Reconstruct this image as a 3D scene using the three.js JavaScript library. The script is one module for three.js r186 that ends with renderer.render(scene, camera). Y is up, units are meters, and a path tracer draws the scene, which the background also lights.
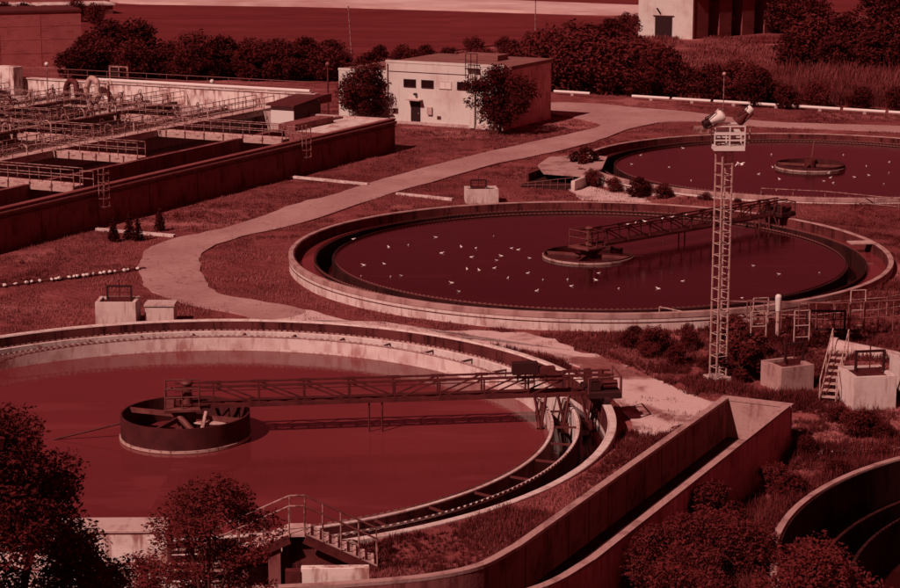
import * as THREE from 'three';
import { mergeGeometries } from 'three/addons/utils/BufferGeometryUtils.js';

// ---------------------------------------------------------------- camera, sky, sun, exposure
const scene = new THREE.Scene();
const camera = new THREE.PerspectiveCamera(16.95, 900 / 588, 1, 1500);
camera.position.set(0, 22.9, 0);
camera.rotation.x = -0.2085;
const SKY_TOP = [0.085, 0.009, 0.012], SKY_LOW = [0.30, 0.034, 0.042];
{
  const W = 64, H = 32, d = new Float32Array(W * H * 4);
  for (let j = 0; j < H; j++) {
    const e = Math.max(0, Math.sin(((j + 0.5) / H - 0.5) * Math.PI));      // row 0 is straight down
    const k = Math.pow(1 - e, 4);
    for (let i = 0; i < W; i++) {
      const o = (j * W + i) * 4;
      for (let c = 0; c < 3; c++) d[o + c] = SKY_TOP[c] + (SKY_LOW[c] - SKY_TOP[c]) * k;
      d[o + 3] = 1;
    }
  }
  const t = new THREE.DataTexture(d, W, H, THREE.RGBAFormat, THREE.FloatType);
  t.mapping = THREE.EquirectangularReflectionMapping; t.magFilter = t.minFilter = THREE.LinearFilter; t.needsUpdate = true;
  scene.background = t; scene.environment = t;
}
const sun = new THREE.DirectionalLight(new THREE.Color().setRGB(1, 0.62, 0.55), 4.1);
sun.position.set(-70, 100, -45); sun.target.position.set(0, 0, -120);      // shadows fall right and away
sun.castShadow = true; sun.shadow.mapSize.set(4096, 4096);
Object.assign(sun.shadow.camera, { left: -140, right: 140, top: 140, bottom: -140, near: 1, far: 500 });
scene.add(sun, sun.target);
const renderer = new THREE.WebGLRenderer({ antialias: true });
renderer.toneMapping = THREE.LinearToneMapping;
renderer.toneMappingExposure = 1.0;
renderer.shadowMap.enabled = true;

// ---------------------------------------------------------------- helpers
let seed = 7;
const rnd = () => { seed |= 0; seed = seed + 0x6D2B79F5 | 0; let t = Math.imul(seed ^ seed >>> 15, 1 | seed); t = t + Math.imul(t ^ t >>> 7, 61 | t) ^ t; return ((t ^ t >>> 14) >>> 0) / 4294967296; };
const rr = (a, b) => a + (b - a) * rnd();
const clamp = (x, a = 0, b = 1) => Math.min(b, Math.max(a, x));
const sm = (a, b, x) => { const t = clamp((x - a) / (b - a)); return t * t * (3 - 2 * t); };
const lerp = (a, b, t) => a + (b - a) * t;
const V = (x, y, z) => new THREE.Vector3(x, y, z);
const hash = (x, y, s = 0) => { let h = Math.imul(x, 374761393) + Math.imul(y, 668265263) + Math.imul(s, 974634757) | 0; h = Math.imul(h ^ h >>> 13, 1274126177); return ((h ^ h >>> 16) >>> 0) / 4294967296; };
function vnoise(x, y, p, s) {                                              // value noise with period p
  const xi = Math.floor(x), yi = Math.floor(y), fx = x - xi, fy = y - yi, u = fx * fx * (3 - 2 * fx), v = fy * fy * (3 - 2 * fy);
  const m = (n) => ((n % p) + p) % p;
  const a = hash(m(xi), m(yi), s), b = hash(m(xi + 1), m(yi), s), c = hash(m(xi), m(yi + 1), s), d = hash(m(xi + 1), m(yi + 1), s);
  return lerp(lerp(a, b, u), lerp(c, d, u), v);
}
function fbm(u, v, f, oct, s, ax = 1, ay = 1) { let r = 0, a = 0.5, n = 0; for (let o = 0; o < oct; o++) { r += a * vnoise(u * f * ax, v * f * ay, Math.max(1, f) * Math.max(ax, ay), s + o); n += a; a *= 0.55; f *= 2; } return r / n; }
const wn = (x, z, s) => vnoise(x + 5000, z + 5000, 100000, s);             // world noise
function tex(n, fn, tile, colour = true, tileV = tile) {
  const d = new Uint8Array(n * n * 4);
  const g = (x) => Math.round(255 * clamp(colour ? (x <= 0.0031308 ? x * 12.92 : 1.055 * Math.pow(x, 1 / 2.4) - 0.055) : x));
  for (let j = 0; j < n; j++) for (let i = 0; i < n; i++) {
    const c = fn(i / n, j / n), o = (j * n + i) * 4;
    if (typeof c === 'number') { d[o] = d[o + 1] = d[o + 2] = g(c); } else { d[o] = g(c[0]); d[o + 1] = g(c[1]); d[o + 2] = g(c[2]); }
    d[o + 3] = 255;
  }
  const t = new THREE.DataTexture(d, n, n); t.wrapS = t.wrapT = THREE.RepeatWrapping; t.magFilter = THREE.LinearFilter; t.minFilter = THREE.LinearMipmapLinearFilter; t.generateMipmaps = true;
  if (colour) t.colorSpace = THREE.SRGBColorSpace;
  t.repeat.set(1 / tile, 1 / tileV); t.needsUpdate = true; return t;
}
const mix3 = (a, b, t) => [lerp(a[0], b[0], t), lerp(a[1], b[1], t), lerp(a[2], b[2], t)];
const names = {};
function numbered(n) { const k = names[n] = (names[n] ?? -1) + 1; return k ? n + '_' + String(k).padStart(3, '0') : n; }
function uvM(g) {                                                          // planar uv in metres by face direction
  const p = g.attributes.position, uv = new Float32Array(p.count * 2), a = V(), b = V(), c = V(), n = V();
  for (let i = 0; i < p.count; i += 3) {
    a.fromBufferAttribute(p, i); b.fromBufferAttribute(p, i + 1); c.fromBufferAttribute(p, i + 2);
    n.copy(b).sub(a).cross(c.clone().sub(a)); const x = Math.abs(n.x), y = Math.abs(n.y), z = Math.abs(n.z);
    [a, b, c].forEach((q, k) => { const o = (i + k) * 2; if (y >= x && y >= z) { uv[o] = q.x; uv[o + 1] = q.z; } else if (x > z) { uv[o] = q.z; uv[o + 1] = q.y; } else { uv[o] = q.x; uv[o + 1] = q.y; } });
  }
  g.setAttribute('uv', new THREE.BufferAttribute(uv, 2)); return g;
}
function flat(g) { const r = g.index ? g.toNonIndexed() : g; for (const k of Object.keys(r.attributes)) if (!['position', 'normal', 'uv'].includes(k)) r.deleteAttribute(k); return r; }
function geo(list, keepUV) {
  list = (Array.isArray(list) ? list : [list]).map(flat); if (!keepUV) list.forEach(uvM);
  return list.length > 1 ? mergeGeometries(list) : list[0];
}
function part(name, list, m, parent, keepUV) {
  const o = new THREE.Mesh(list.isBufferGeometry && list.userData.done ? list : geo(list, keepUV), m); o.name = parent ? name : numbered(name); o.castShadow = o.receiveShadow = true; (parent || scene).add(o); return o;
}
const tag = (o, label, category, group) => { o.userData.label = label; o.userData.category = category; if (group) o.userData.group = group; return o; };
function thing(name, label, category, p = [0, 0, 0], turn = 0, group) { const o = new THREE.Group(); o.name = numbered(name); scene.add(o); o.position.set(...p); o.rotation.y = turn; return tag(o, label, category, group); }
function struct(name, list, m, label, keepUV) { const o = part(name, list, m, null, keepUV); o.userData.kind = 'structure'; if (label) o.userData.label = label; return o; }
function copy(src, p, turn, label, scale) { const c = src.clone(); c.name = numbered(src.name.replace(/_\d{3}$/, '')); c.userData = { ...src.userData }; scene.add(c); c.position.set(...p); c.rotation.y = turn; if (label) c.userData.label = label; if (scale) c.scale.set(...(Array.isArray(scale) ? scale : [scale, scale, scale])); return c; }
function box(x0, x1, y0, y1, z0, z1, ch = 0) {                               // box from extents, chamfered top edges
  if (!ch) { const g = new THREE.BoxGeometry(x1 - x0, y1 - y0, z1 - z0); g.translate((x0 + x1) / 2, (y0 + y1) / 2, (z0 + z1) / 2); return g; }
  const s = new THREE.Shape([new THREE.Vector2(x0 + ch, z0 + ch), new THREE.Vector2(x1 - ch, z0 + ch), new THREE.Vector2(x1 - ch, z1 - ch), new THREE.Vector2(x0 + ch, z1 - ch)]);
  const g = new THREE.ExtrudeGeometry(s, { depth: y1 - y0 - 2 * ch, bevelEnabled: true, bevelSize: ch, bevelThickness: ch, bevelSegments: 1 });
  g.rotateX(Math.PI / 2); g.translate(0, y1 - ch, 0); return g;
}
function bar(a, b, r, seg = 6, r2 = r) {                                     // round bar between two points
  a = a.isVector3 ? a : V(...a); b = b.isVector3 ? b : V(...b);
  const d = b.clone().sub(a), L = d.length(), g = new THREE.CylinderGeometry(r2, r, L, seg, 1);
  g.translate(0, L / 2, 0); g.applyQuaternion(new THREE.Quaternion().setFromUnitVectors(V(0, 1, 0), d.normalize())); g.translate(a.x, a.y, a.z); return g;
}
function beam(a, b, w, h) {                                                // square beam between two points, h is upright
  a = a.isVector3 ? a : V(...a); b = b.isVector3 ? b : V(...b);
  const L = a.distanceTo(b), g = new THREE.BoxGeometry(w, h, L), o = new THREE.Object3D(); o.position.copy(a).add(b).multiplyScalar(0.5); o.lookAt(b); o.updateMatrix(); g.applyMatrix4(o.matrix); return g;
}
function tube(pts, r, seg = 8, n = 0) { return new THREE.TubeGeometry(new THREE.CatmullRomCurve3(pts.map((p) => V(...p)), false, 'catmullrom', 0.25), n || pts.length * 5, r, seg, false); }
function ring(prof, seg = 160, a0 = 0, a1 = Math.PI * 2) {                   // closed profile [[r, y]...] swept round the y axis, uv in metres
  const P = [], N = [], U = []; let vl = 0;
  for (let k = 0; k < prof.length; k++) {
    const [r0, y0] = prof[k], [r1, y1] = prof[(k + 1) % prof.length], L = Math.hypot(r1 - r0, y1 - y0) || 1e-6, nr = (y1 - y0) / L, ny = -(r1 - r0) / L;
    for (let i = 0; i < seg; i++) {
      const p = a0 + (a1 - a0) * i / seg, q = a0 + (a1 - a0) * (i + 1) / seg, R = prof[0][0];
      const v = (r, y, t, vv) => { P.push(r * Math.cos(t), y, r * Math.sin(t)); N.push(nr * Math.cos(t), ny, nr * Math.sin(t)); U.push(t * R, Math.abs(nr) > 0.5 ? y : vv); };
      v(r0, y0, p, vl); v(r1, y1, p, vl + L); v(r1, y1, q, vl + L); v(r0, y0, p, vl); v(r1, y1, q, vl + L); v(r0, y0, q, vl);
    }
    vl += L;
  }
  const g = new THREE.BufferGeometry(); g.setAttribute('position', new THREE.Float32BufferAttribute(P, 3)); g.setAttribute('normal', new THREE.Float32BufferAttribute(N, 3)); g.setAttribute('uv', new THREE.Float32BufferAttribute(U, 2));
  g.userData.done = true; return g;
}
function disc(r0, r1, y, seg = 128) { const g = new THREE.RingGeometry(r0, r1, seg, 6); g.rotateX(-Math.PI / 2); g.translate(0, y, 0); return g; }
function sheet(pts, y, h = 0.05) {                                           // thin slab from an outline [[x, z]...]
  const s = new THREE.Shape(pts.map(([x, z]) => new THREE.Vector2(x, -z))); const g = new THREE.ExtrudeGeometry(s, { depth: h, bevelEnabled: false }); g.rotateX(-Math.PI / 2); g.translate(0, y, 0); return g;
}
const smoothPoly = (pts, closed = true, n = 4) => { const c = new THREE.CatmullRomCurve3(pts.map(([x, z]) => V(x, 0, z)), closed, 'catmullrom', 0.5); return c.getPoints(pts.length * n).slice(0, closed ? -1 : undefined).map((p) => [p.x, p.z]); };
const inPoly = (x, z, P) => { let c = false; for (let i = 0, j = P.length - 1; i < P.length; j = i++) { const [a, b] = P[i], [d, e] = P[j]; if ((b > z) !== (e > z) && x < (d - a) * (z - b) / (e - b) + a) c = !c; } return c; };

// ---------------------------------------------------------------- materials
const std = (o) => { if (Array.isArray(o.color)) o.color = new THREE.Color().setRGB(...o.color); return new THREE.MeshPhysicalMaterial({ roughness: 0.9, specularIntensity: (o.roughness ?? 0.9) >= 0.85 ? 0.25 : 0.6, ...o }); };
const concreteTex = (base, dark, s, streak, tile = 8) => tex(512, (u, v) => {
  const a = fbm(u, v, 6, 5, s), b = fbm(u, v, 48, 3, s + 20), st = fbm(u, v, 8, 4, s + 40, 6, 1);
  let t = 0.55 * sm(0.42, 0.72, a) + 0.25 * (b - 0.3) + streak * sm(0.50, 0.72, st);
  return mix3(base, dark, clamp(t));
}, tile);
const bumpC = tex(256, (u, v) => fbm(u, v, 32, 4, 77), 2, false);
const M = {};
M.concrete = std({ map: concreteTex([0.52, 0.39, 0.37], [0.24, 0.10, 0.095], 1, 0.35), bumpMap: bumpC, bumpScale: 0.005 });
M.pale = std({ map: concreteTex([0.66, 0.56, 0.53], [0.34, 0.17, 0.155], 2, 0.45), bumpMap: bumpC, bumpScale: 0.005 });
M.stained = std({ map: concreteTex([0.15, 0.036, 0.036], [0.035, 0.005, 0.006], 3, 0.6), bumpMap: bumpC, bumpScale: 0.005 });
M.shadeBlack = std({ map: concreteTex([0.045, 0.010, 0.010], [0.014, 0.003, 0.003], 6, 0.6), roughness: 0.85 });  // near black: shade inside the tanks and the channel is put into this colour
M.brick = std({ map: tex(512, (u, v) => mix3([0.46, 0.24, 0.225], [0.24, 0.09, 0.085], clamp(1.2 * fbm(u, v, 8, 5, 311) - 0.1)), 8), bumpMap: bumpC, bumpScale: 0.02 });
M.brick2 = std({ map: tex(512, (u, v) => mix3([0.40, 0.115, 0.115], [0.28, 0.070, 0.072], clamp(1.2 * fbm(u, v, 6, 5, 315) - 0.1 + 0.5 * sm(0.6, 0.68, fbm(u, v, 6, 4, 319, 1, 4)))), 9), bumpMap: bumpC, bumpScale: 0.02 });
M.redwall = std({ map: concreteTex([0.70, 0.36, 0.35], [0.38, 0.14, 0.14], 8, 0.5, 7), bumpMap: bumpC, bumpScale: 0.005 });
M.drum = std({ map: tex(256, (u, v) => mix3([0.045, 0.0055, 0.0065], [0.085, 0.0125, 0.0135], clamp(1.6 * fbm(u, v, 8, 5, 607) - 0.4)), 3), roughness: 0.8 });
M.edge = std({ map: concreteTex([0.42, 0.26, 0.245], [0.16, 0.05, 0.05], 7, 0.2, 5), bumpMap: bumpC, bumpScale: 0.005 });
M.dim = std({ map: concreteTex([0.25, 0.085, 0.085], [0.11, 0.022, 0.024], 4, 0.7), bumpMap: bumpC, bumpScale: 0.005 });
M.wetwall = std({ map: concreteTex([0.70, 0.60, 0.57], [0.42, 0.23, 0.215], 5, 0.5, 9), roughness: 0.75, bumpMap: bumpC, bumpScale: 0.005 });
M.whitewash = std({ map: tex(512, (u, v) => mix3([0.60, 0.57, 0.53], [0.48, 0.37, 0.345], clamp(0.7 * sm(0.5, 0.8, fbm(u, v, 5, 5, 91)) + 0.3 * fbm(u, v, 40, 2, 95) + 0.35 * sm(0.58, 0.75, fbm(u, v, 6, 4, 97, 6, 1)) - 0.1)), 12), bumpMap: bumpC, bumpScale: 0.005 });
M.whitestain = std({ map: tex(512, (u, v) => mix3([0.74, 0.65, 0.61], [0.34, 0.17, 0.155], clamp(0.8 * sm(0.5, 0.74, fbm(u, v, 6, 5, 191)) + 0.7 * sm(0.52, 0.72, fbm(u, v, 8, 4, 197, 6, 1)))), 10), bumpMap: bumpC, bumpScale: 0.005 });
M.panel = std({ map: tex(512, (u, v) => mix3([0.25, 0.075, 0.075], [0.14, 0.032, 0.033], clamp(1.1 * fbm(u, v, 6, 5, 301) - 0.1 + 0.5 * sm(0.62, 0.7, fbm(u, v, 6, 4, 305, 1, 4)))), 9), bumpMap: bumpC, bumpScale: 0.02 });
M.roof = std({ map: tex(256, (u, v) => mix3([0.17, 0.06, 0.058], [0.27, 0.12, 0.11], fbm(u, v, 8, 5, 401)), 10) });
M.road = std({ map: tex(1024, (u, v) => { const a = fbm(u, v, 6, 5, 501), b = fbm(u, v, 120, 2, 505), c = fbm(u, v, 10, 5, 509); return mix3(mix3([0.45, 0.275, 0.265], [0.32, 0.155, 0.15], clamp(1.3 * a - 0.25)), [0.13, 0.05, 0.048], 0.35 * clamp(b - 0.3) + (Math.abs(c - 0.5) < 0.006 ? 0.55 : 0)); }, 22), bumpMap: bumpC, bumpScale: 0.005 });
M.dirt = std({ map: tex(1024, (u, v) => { const a = fbm(u, v, 8, 6, 521), b = fbm(u, v, 90, 3, 525); return mix3([0.60, 0.43, 0.41], [0.20, 0.055, 0.055], clamp(0.9 * sm(0.45, 0.66, a) + 0.22 * (b - 0.4))); }, 20), bumpMap: bumpC, bumpScale: 0.012 });
M.track = std({ map: tex(512, (u, v) => mix3([0.66, 0.50, 0.47], [0.42, 0.22, 0.21], clamp(1.5 * fbm(u, v, 8, 5, 531) - 0.35)), 60) });
M.ground = std({ map: tex(2048, (u, v) => {
  const a = fbm(u, v, 8, 6, 541), b = fbm(u, v, 64, 4, 545), c = fbm(u, v, 256, 2, 549);
  return mix3(mix3([0.085, 0.0095, 0.0105], [0.27, 0.072, 0.073], clamp(1.9 * (0.45 * a + 0.3 * b + 0.25 * c) - 0.42)), [0.38, 0.14, 0.138], 0.6 * sm(0.60, 0.78, a));
}, 60), bumpMap: tex(512, (u, v) => fbm(u, v, 32, 5, 561), 6, false), bumpScale: 0.12 });
M.field = std({ map: tex(1024, (u, v) => { const a = fbm(u, v, 6, 6, 581, 1, 5), b = fbm(u, v, 40, 3, 585, 1, 3); return mix3([0.105, 0.0115, 0.0135], [0.20, 0.033, 0.036], clamp(1.5 * (0.6 * a + 0.4 * b) - 0.3)); }, 110), bumpMap: bumpC, bumpScale: 0.05 });
M.rust = std({ map: tex(256, (u, v) => mix3([0.060, 0.008, 0.009], [0.120, 0.020, 0.021], clamp(1.6 * fbm(u, v, 8, 5, 601) - 0.4)), 2), roughness: 0.7 });
M.darksteel = std({ color: [0.035, 0.007, 0.008], roughness: 0.6 });
M.redsteel = std({ map: tex(256, (u, v) => mix3([0.10, 0.022, 0.022], [0.19, 0.06, 0.055], clamp(1.6 * fbm(u, v, 8, 5, 611) - 0.4)), 3), roughness: 0.6 });
M.steel = std({ map: tex(256, (u, v) => mix3([0.46, 0.31, 0.28], [0.18, 0.06, 0.055], sm(0.5, 0.75, fbm(u, v, 12, 5, 621))), 2), roughness: 0.55 });
M.deck = std({ map: tex(256, (u, v) => mix3([0.58, 0.43, 0.40], [0.34, 0.17, 0.16], clamp(1.5 * fbm(u, v, 10, 5, 631) - 0.3)), 4) });
M.rail = std({ map: tex(128, (u, v) => mix3([0.34, 0.19, 0.175], [0.13, 0.035, 0.034], sm(0.4, 0.7, fbm(u, v, 8, 4, 641))), 1.5), roughness: 0.6 });
M.railred = std({ color: [0.20, 0.07, 0.066], roughness: 0.6 });
M.door = std({ color: [0.022, 0.004, 0.005], roughness: 0.6 });
M.glass = new THREE.MeshPhysicalMaterial({ color: new THREE.Color().setRGB(0.02, 0.006, 0.006), roughness: 0.12 });
M.white = std({ color: [0.66, 0.61, 0.58], roughness: 0.6 });
M.bird = std({ color: [0.78, 0.72, 0.69], roughness: 0.8 });
M.trunk = std({ map: tex(128, (u, v) => mix3([0.05, 0.013, 0.012], [0.11, 0.04, 0.036], fbm(u, v, 8, 4, 651, 4, 1)), 1) });
M.leafA = std({ color: [0.082, 0.0100, 0.0105], roughness: 1 });
M.leafB = std({ color: [0.048, 0.0045, 0.005], roughness: 1 });
M.leafC = std({ color: [0.145, 0.028, 0.028], roughness: 1 });
M.leafD = std({ color: [0.112, 0.0165, 0.0172], roughness: 1 });
const waterMat = (c, rough, bs, s) => new THREE.MeshPhysicalMaterial({ map: tex(512, (u, v) => { const a = fbm(u, v, 4, 5, s), f = sm(0.60, 0.72, fbm(u, v, 6, 6, s + 3, 1, 4)) * 0.28; return mix3([c[0] * (0.75 + 0.5 * a), c[1] * (0.72 + 0.56 * a), c[2] * (0.72 + 0.56 * a)], [c[0] * 1.5 + 0.03, c[1] * 1.9 + 0.008, c[2] * 1.9 + 0.008], f); }, 36), roughness: rough, ior: 1.33, bumpMap: tex(512, (u, v) => fbm(u, v, 24, 4, s + 9, 1, 2), 8, false), bumpScale: bs });
M.water1 = waterMat([0.150, 0.0235, 0.0262], 0.05, 0.003, 701);
M.water2 = waterMat([0.027, 0.0021, 0.0032], 0.09, 0.006, 711);
M.waterDark = waterMat([0.035, 0.005, 0.006], 0.08, 0.004, 721);

// ---------------------------------------------------------------- layout
const TANKS = [[-11.1, -79.9], [8.34, -117.1], [28.4, -154.3], [28.35, -59.3]];
const CH = [[-7.5, -56.6], [-3.4, -57.2], [-0.2, -58.0], [1.9, -59.3], [3.4, -61.5], [12.9, -80.45]];     // effluent channel centre line
const CHW = 1.45;
const ROAD = [[60, -178], [42.2, -184.4], [35.9, -185.9], [29.7, -188.3], [23.9, -195.6], [19.2, -199.1], [15.4, -202.7], [10.3, -203.6], [9.7, -195.6], [12.1, -190.7], [14.1, -184.4], [7.3, -173], [1.4, -163.5], [-4.9, -151.7], [-8.9, -142.9], [-10.8, -139.8], [-14.5, -130.2], [-17.7, -125.8], [-18.9, -121.9], [-18.9, -117.9], [-18.2, -113.3], [-16.9, -109.1], [-14.4, -105.6], [-11.6, -103.3], [-9.9, -101.6], [-8, -102.8], [-8.1, -104.3], [-10.5, -106.4], [-12.9, -108.2], [-13.9, -111], [-15.2, -117], [-15.4, -120.6], [-14, -125.4], [-10.1, -131.4], [-4.2, -144.3], [0, -152.3], [4.1, -159.9], [8.8, -166.5], [13.3, -174.3], [17, -182.9], [22.3, -188.3], [29.1, -184.4], [35.2, -182.1], [41.2, -179.9], [60, -173]];
const DIRT = [[-10.4, -102.6], [-8.1, -104.1], [-5.6, -101.8], [-1.6, -99.7], [2.6, -98.6], [4.8, -97.5], [6.4, -94.9], [7.8, -93.4], [9, -90.4], [10.8, -86.2], [12.1, -84.6], [10.8, -82.3], [9.6, -80.6], [8.2, -79.0], [7.7, -82], [7.3, -86], [5.6, -92.2], [2.8, -95.5], [-0.7, -98.9], [-4.4, -101.1], [-7.9, -101.5]];
const BAS = { o: [-4.9, 0, -168.41], turn: -0.4616 };                       // aeration basin: local x = -t, z = s
const bw = (s, t) => [BAS.o[0] - 0.8953 * t - 0.4454 * s, BAS.o[2] - 0.4454 * t + 0.8953 * s];
const toBas = (x, z) => { const dx = x - BAS.o[0], dz = z - BAS.o[2]; return [-(dx * 0.4454 - dz * 0.8953), -(dx * 0.8953 + dz * 0.4454)]; };
function chDist(x, z) {                                                    // distance to the channel centre line, and side (+ = camera right)
  let best = 1e9, side = 0, q = null;
  for (let i = 0; i + 1 < CH.length; i++) {
    const [ax, az] = CH[i], [bx, bz] = CH[i + 1], dx = bx - ax, dz = bz - az, t = clamp(((x - ax) * dx + (z - az) * dz) / (dx * dx + dz * dz)), px = ax + dx * t, pz = az + dz * t, d = Math.hypot(x - px, z - pz);
    if (d < best) { best = d; side = Math.sign(dx * (z - pz) - dz * (x - px)) || 1; q = [px, pz]; }
  }
  return [best, side, q];
}
function height(x, z) {
  const [d, side] = chDist(x, z);
  const near = sm(-90, -62, z);
  let y = 0;
  const left = side < 0 && z < -50 ? 0.86 * sm(-82, -72, z) * Math.max(sm(9, 2, d), sm(22, 18.6, Math.hypot(x + 11.1, z + 79.9))) * sm(-6, -2, x) : 0;
  const right = side > 0 ? -1.0 * sm(-86, -74, z) - 1.2 * sm(-74, -58, z) : 0;
  const rT4 = Math.hypot(x - 28.35, z + 59.3);
  y += left + lerp(right, Math.max(right, 0.55), sm(21.5, 18.3, rT4));
  y += 0.5 * sm(24, 18.4, Math.hypot(x - 28.4, z + 154.3)) * sm(13, 18, x) + 0.5 * sm(24, 18.4, Math.hypot(x - 8.34, z + 117.1)) * sm(13, 20, x);
  if (side < 0 && x < -4) y -= 1.6 * sm(-66, -58, z);
  if (z > -57) y = Math.min(y, -1.6 - 0.06 * (z + 57));
  y += -0.05 + (wn(x / 3, z / 3, 5) - 0.5) * 0.10 + (z < -225 ? 0 : (wn(x / 14, z / 14, 9) - 0.5) * 0.06);
  if (z < -79 && (inPoly(x, z, ROAD) || inPoly(x, z, DIRT))) y = Math.min(y, -0.06);
  return y;
}
// ground: triangles with clean holes for the tanks, the channel and the basin
{
  const xs = [], zs = [];
  for (let x = -400; x < -70; x += 30) xs.push(x); for (let x = -70; x < -35; x += 5) xs.push(x); for (let x = -35; x < 38; x += 0.8) xs.push(x); for (let x = 38; x < 80; x += 4) xs.push(x); for (let x = 80; x <= 420; x += 34) xs.push(x);
  for (let z = -900; z < -240; z += 22) zs.push(z); for (let z = -240; z < -180; z += 3) zs.push(z); for (let z = -180; z < -35; z += 0.8) zs.push(z); for (let z = -35; z <= 30; z += 5) zs.push(z);
  const inside = (x, z) => TANKS.some(([cx, cz]) => Math.hypot(x - cx, z - cz) < 17.85) || chDist(x, z)[0] < CHW;
  const snap = (x, z) => {
    for (const [cx, cz] of TANKS) { const r = Math.hypot(x - cx, z - cz); if (r < 17.85) return [cx + (x - cx) * 17.85 / r, cz + (z - cz) * 17.85 / r]; }
    const [d, , q] = chDist(x, z); if (d < CHW && d > 1e-6) return [q[0] + (x - q[0]) * CHW / d, q[1] + (z - q[1]) * CHW / d];
    return [x, z];
  };
  const P = [], U = [];
  const grid = xs.map((x) => zs.map((z) => { const i = inside(x, z), [a, b] = i ? snap(x, z) : [x, z]; return [a, height(a + 0, b), b, i]; }));
  const tri = (a, b, c) => { if (a[3] && b[3] && c[3]) return; for (const q of [a, b, c]) { P.push(q[0], q[1], q[2]); U.push(q[0], q[2]); } };
  for (let i = 0; i + 1 < xs.length; i++) for (let j = 0; j + 1 < zs.length; j++) { tri(grid[i][j], grid[i][j + 1], grid[i + 1][j]); tri(grid[i + 1][j], grid[i][j + 1], grid[i + 1][j + 1]); }
  const g = new THREE.BufferGeometry(); g.setAttribute('position', new THREE.Float32BufferAttribute(P, 3)); g.setAttribute('uv', new THREE.Float32BufferAttribute(U, 2)); g.computeVertexNormals(); g.userData.done = true;
  struct('ground', g, M.ground, 'rough dry grass ground between the round tanks');
}
const rough = (poly, n, a, s) => smoothPoly(poly, true, n).map(([x, z], i) => [x + (wn(x * 1.1, z * 1.1, s) - 0.5) * a, z + (wn(x * 1.1, z * 1.1, s + 1) - 0.5) * a]);
struct('road', sheet(rough(ROAD, 5, 0.35, 21), -0.1, 0.13), M.road, 'pale dusty road curving between the tanks');
struct('dirt_path', sheet(rough(DIRT, 5, 1.0, 25), -0.1, 0.125), M.dirt, 'pale trodden dirt path beside the near round tank');
struct('dirt_path', sheet(rough([[14.6, -81.6], [16.4, -80.5], [19, -80.8], [24, -81.6], [24, -80.2], [18.8, -79.4], [16.3, -79.2], [14.5, -79.6]], 5, 0.4, 29), -1.15, 0.6), M.dirt, 'pale dirt strip past the end of the long channel');
struct('dirt_patch', sheet(rough([[9.4, -150.2], [11.4, -146.2], [14.3, -143.3], [17.7, -140.6], [17, -139.2], [12.6, -140.8], [10, -141.5], [9.1, -143]], 5, 0.9, 33), -0.1, 0.12), M.dirt, 'pale bare ground between the middle and the farthest tank');
struct('dirt_patch', sheet(rough([[24.2, -139], [28.5, -137.4], [29, -135.4], [25, -134.6], [23.6, -136]], 5, 0.7, 37), -0.1, 0.12), M.dirt, 'pale bare ground behind the carriage of the middle bridge');
struct('field', sheet([[-260, -246], [-16, -248], [-2, -262], [10, -280], [30, -290], [26, -330], [0, -344], [-27, -355], [-56, -362], [-330, -400]], -0.05, 0.17), M.field, 'flat tilled field behind the hedgerow');
struct('embankment_track', sheet(smoothPoly([[-62, -377.5], [-28.4, -382], [0, -376], [33.5, -356], [46, -349], [31.5, -334.6], [0, -347], [-26.9, -358], [-55.9, -363.6]], true, 3), -0.05, 0.5), M.track, 'bright embankment track beyond the field');
struct('field', sheet([[-500, -360], [-62, -379], [0, -379], [48, -352], [80, -330], [500, -330], [500, -880], [-500, -880]], -0.05, 0.12), M.field, 'dark land beyond the embankment track');
[[-23.4, -128.7, -17.9, -126.2, 'thin pale concrete kerb between the saplings and the road bend'], [-12.4, -152.0, -6.2, -148.2, 'thin pale concrete kerb near the corner of the aeration basin'], [-3.9, -143.6, 0.2, -141.0, 'thin pale concrete kerb in the grass between the road and the middle tank']].forEach(([a, b, c, d, l]) => { const o = part('kerb_strip', beam([a, 0.06, b], [c, 0.06, d], 0.3, 0.18), M.pale); tag(o, l, 'kerb'); });

// ---------------------------------------------------------------- railings
const postG = (h, r) => { const k = 'p' + h + '_' + r; return (postG[k] ||= Object.assign(geo([new THREE.CylinderGeometry(r, r, h, 6).translate(0, h / 2, 0)]), { userData: { done: true } })); };
function railing(parent, pts, h, step, m, rails = [1, 0.55], r = 0.03) {
  const c = pts.map((p) => V(...p)), posts = [];
  for (let i = 0; i + 1 < c.length; i++) {
    const L = c[i].distanceTo(c[i + 1]), n = Math.max(1, Math.round(L / step));
    for (let k = i ? 1 : 0; k <= n; k++) posts.push(c[i].clone().lerp(c[i + 1], k / n));
    for (const f of rails) part('rail', bar(c[i].clone().add(V(0, h * f, 0)), c[i + 1].clone().add(V(0, h * f, 0)), r), m, parent);
  }
  for (const p of posts) { const o = part('post', postG(h, r), m, parent); o.position.copy(p); }
}

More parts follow.
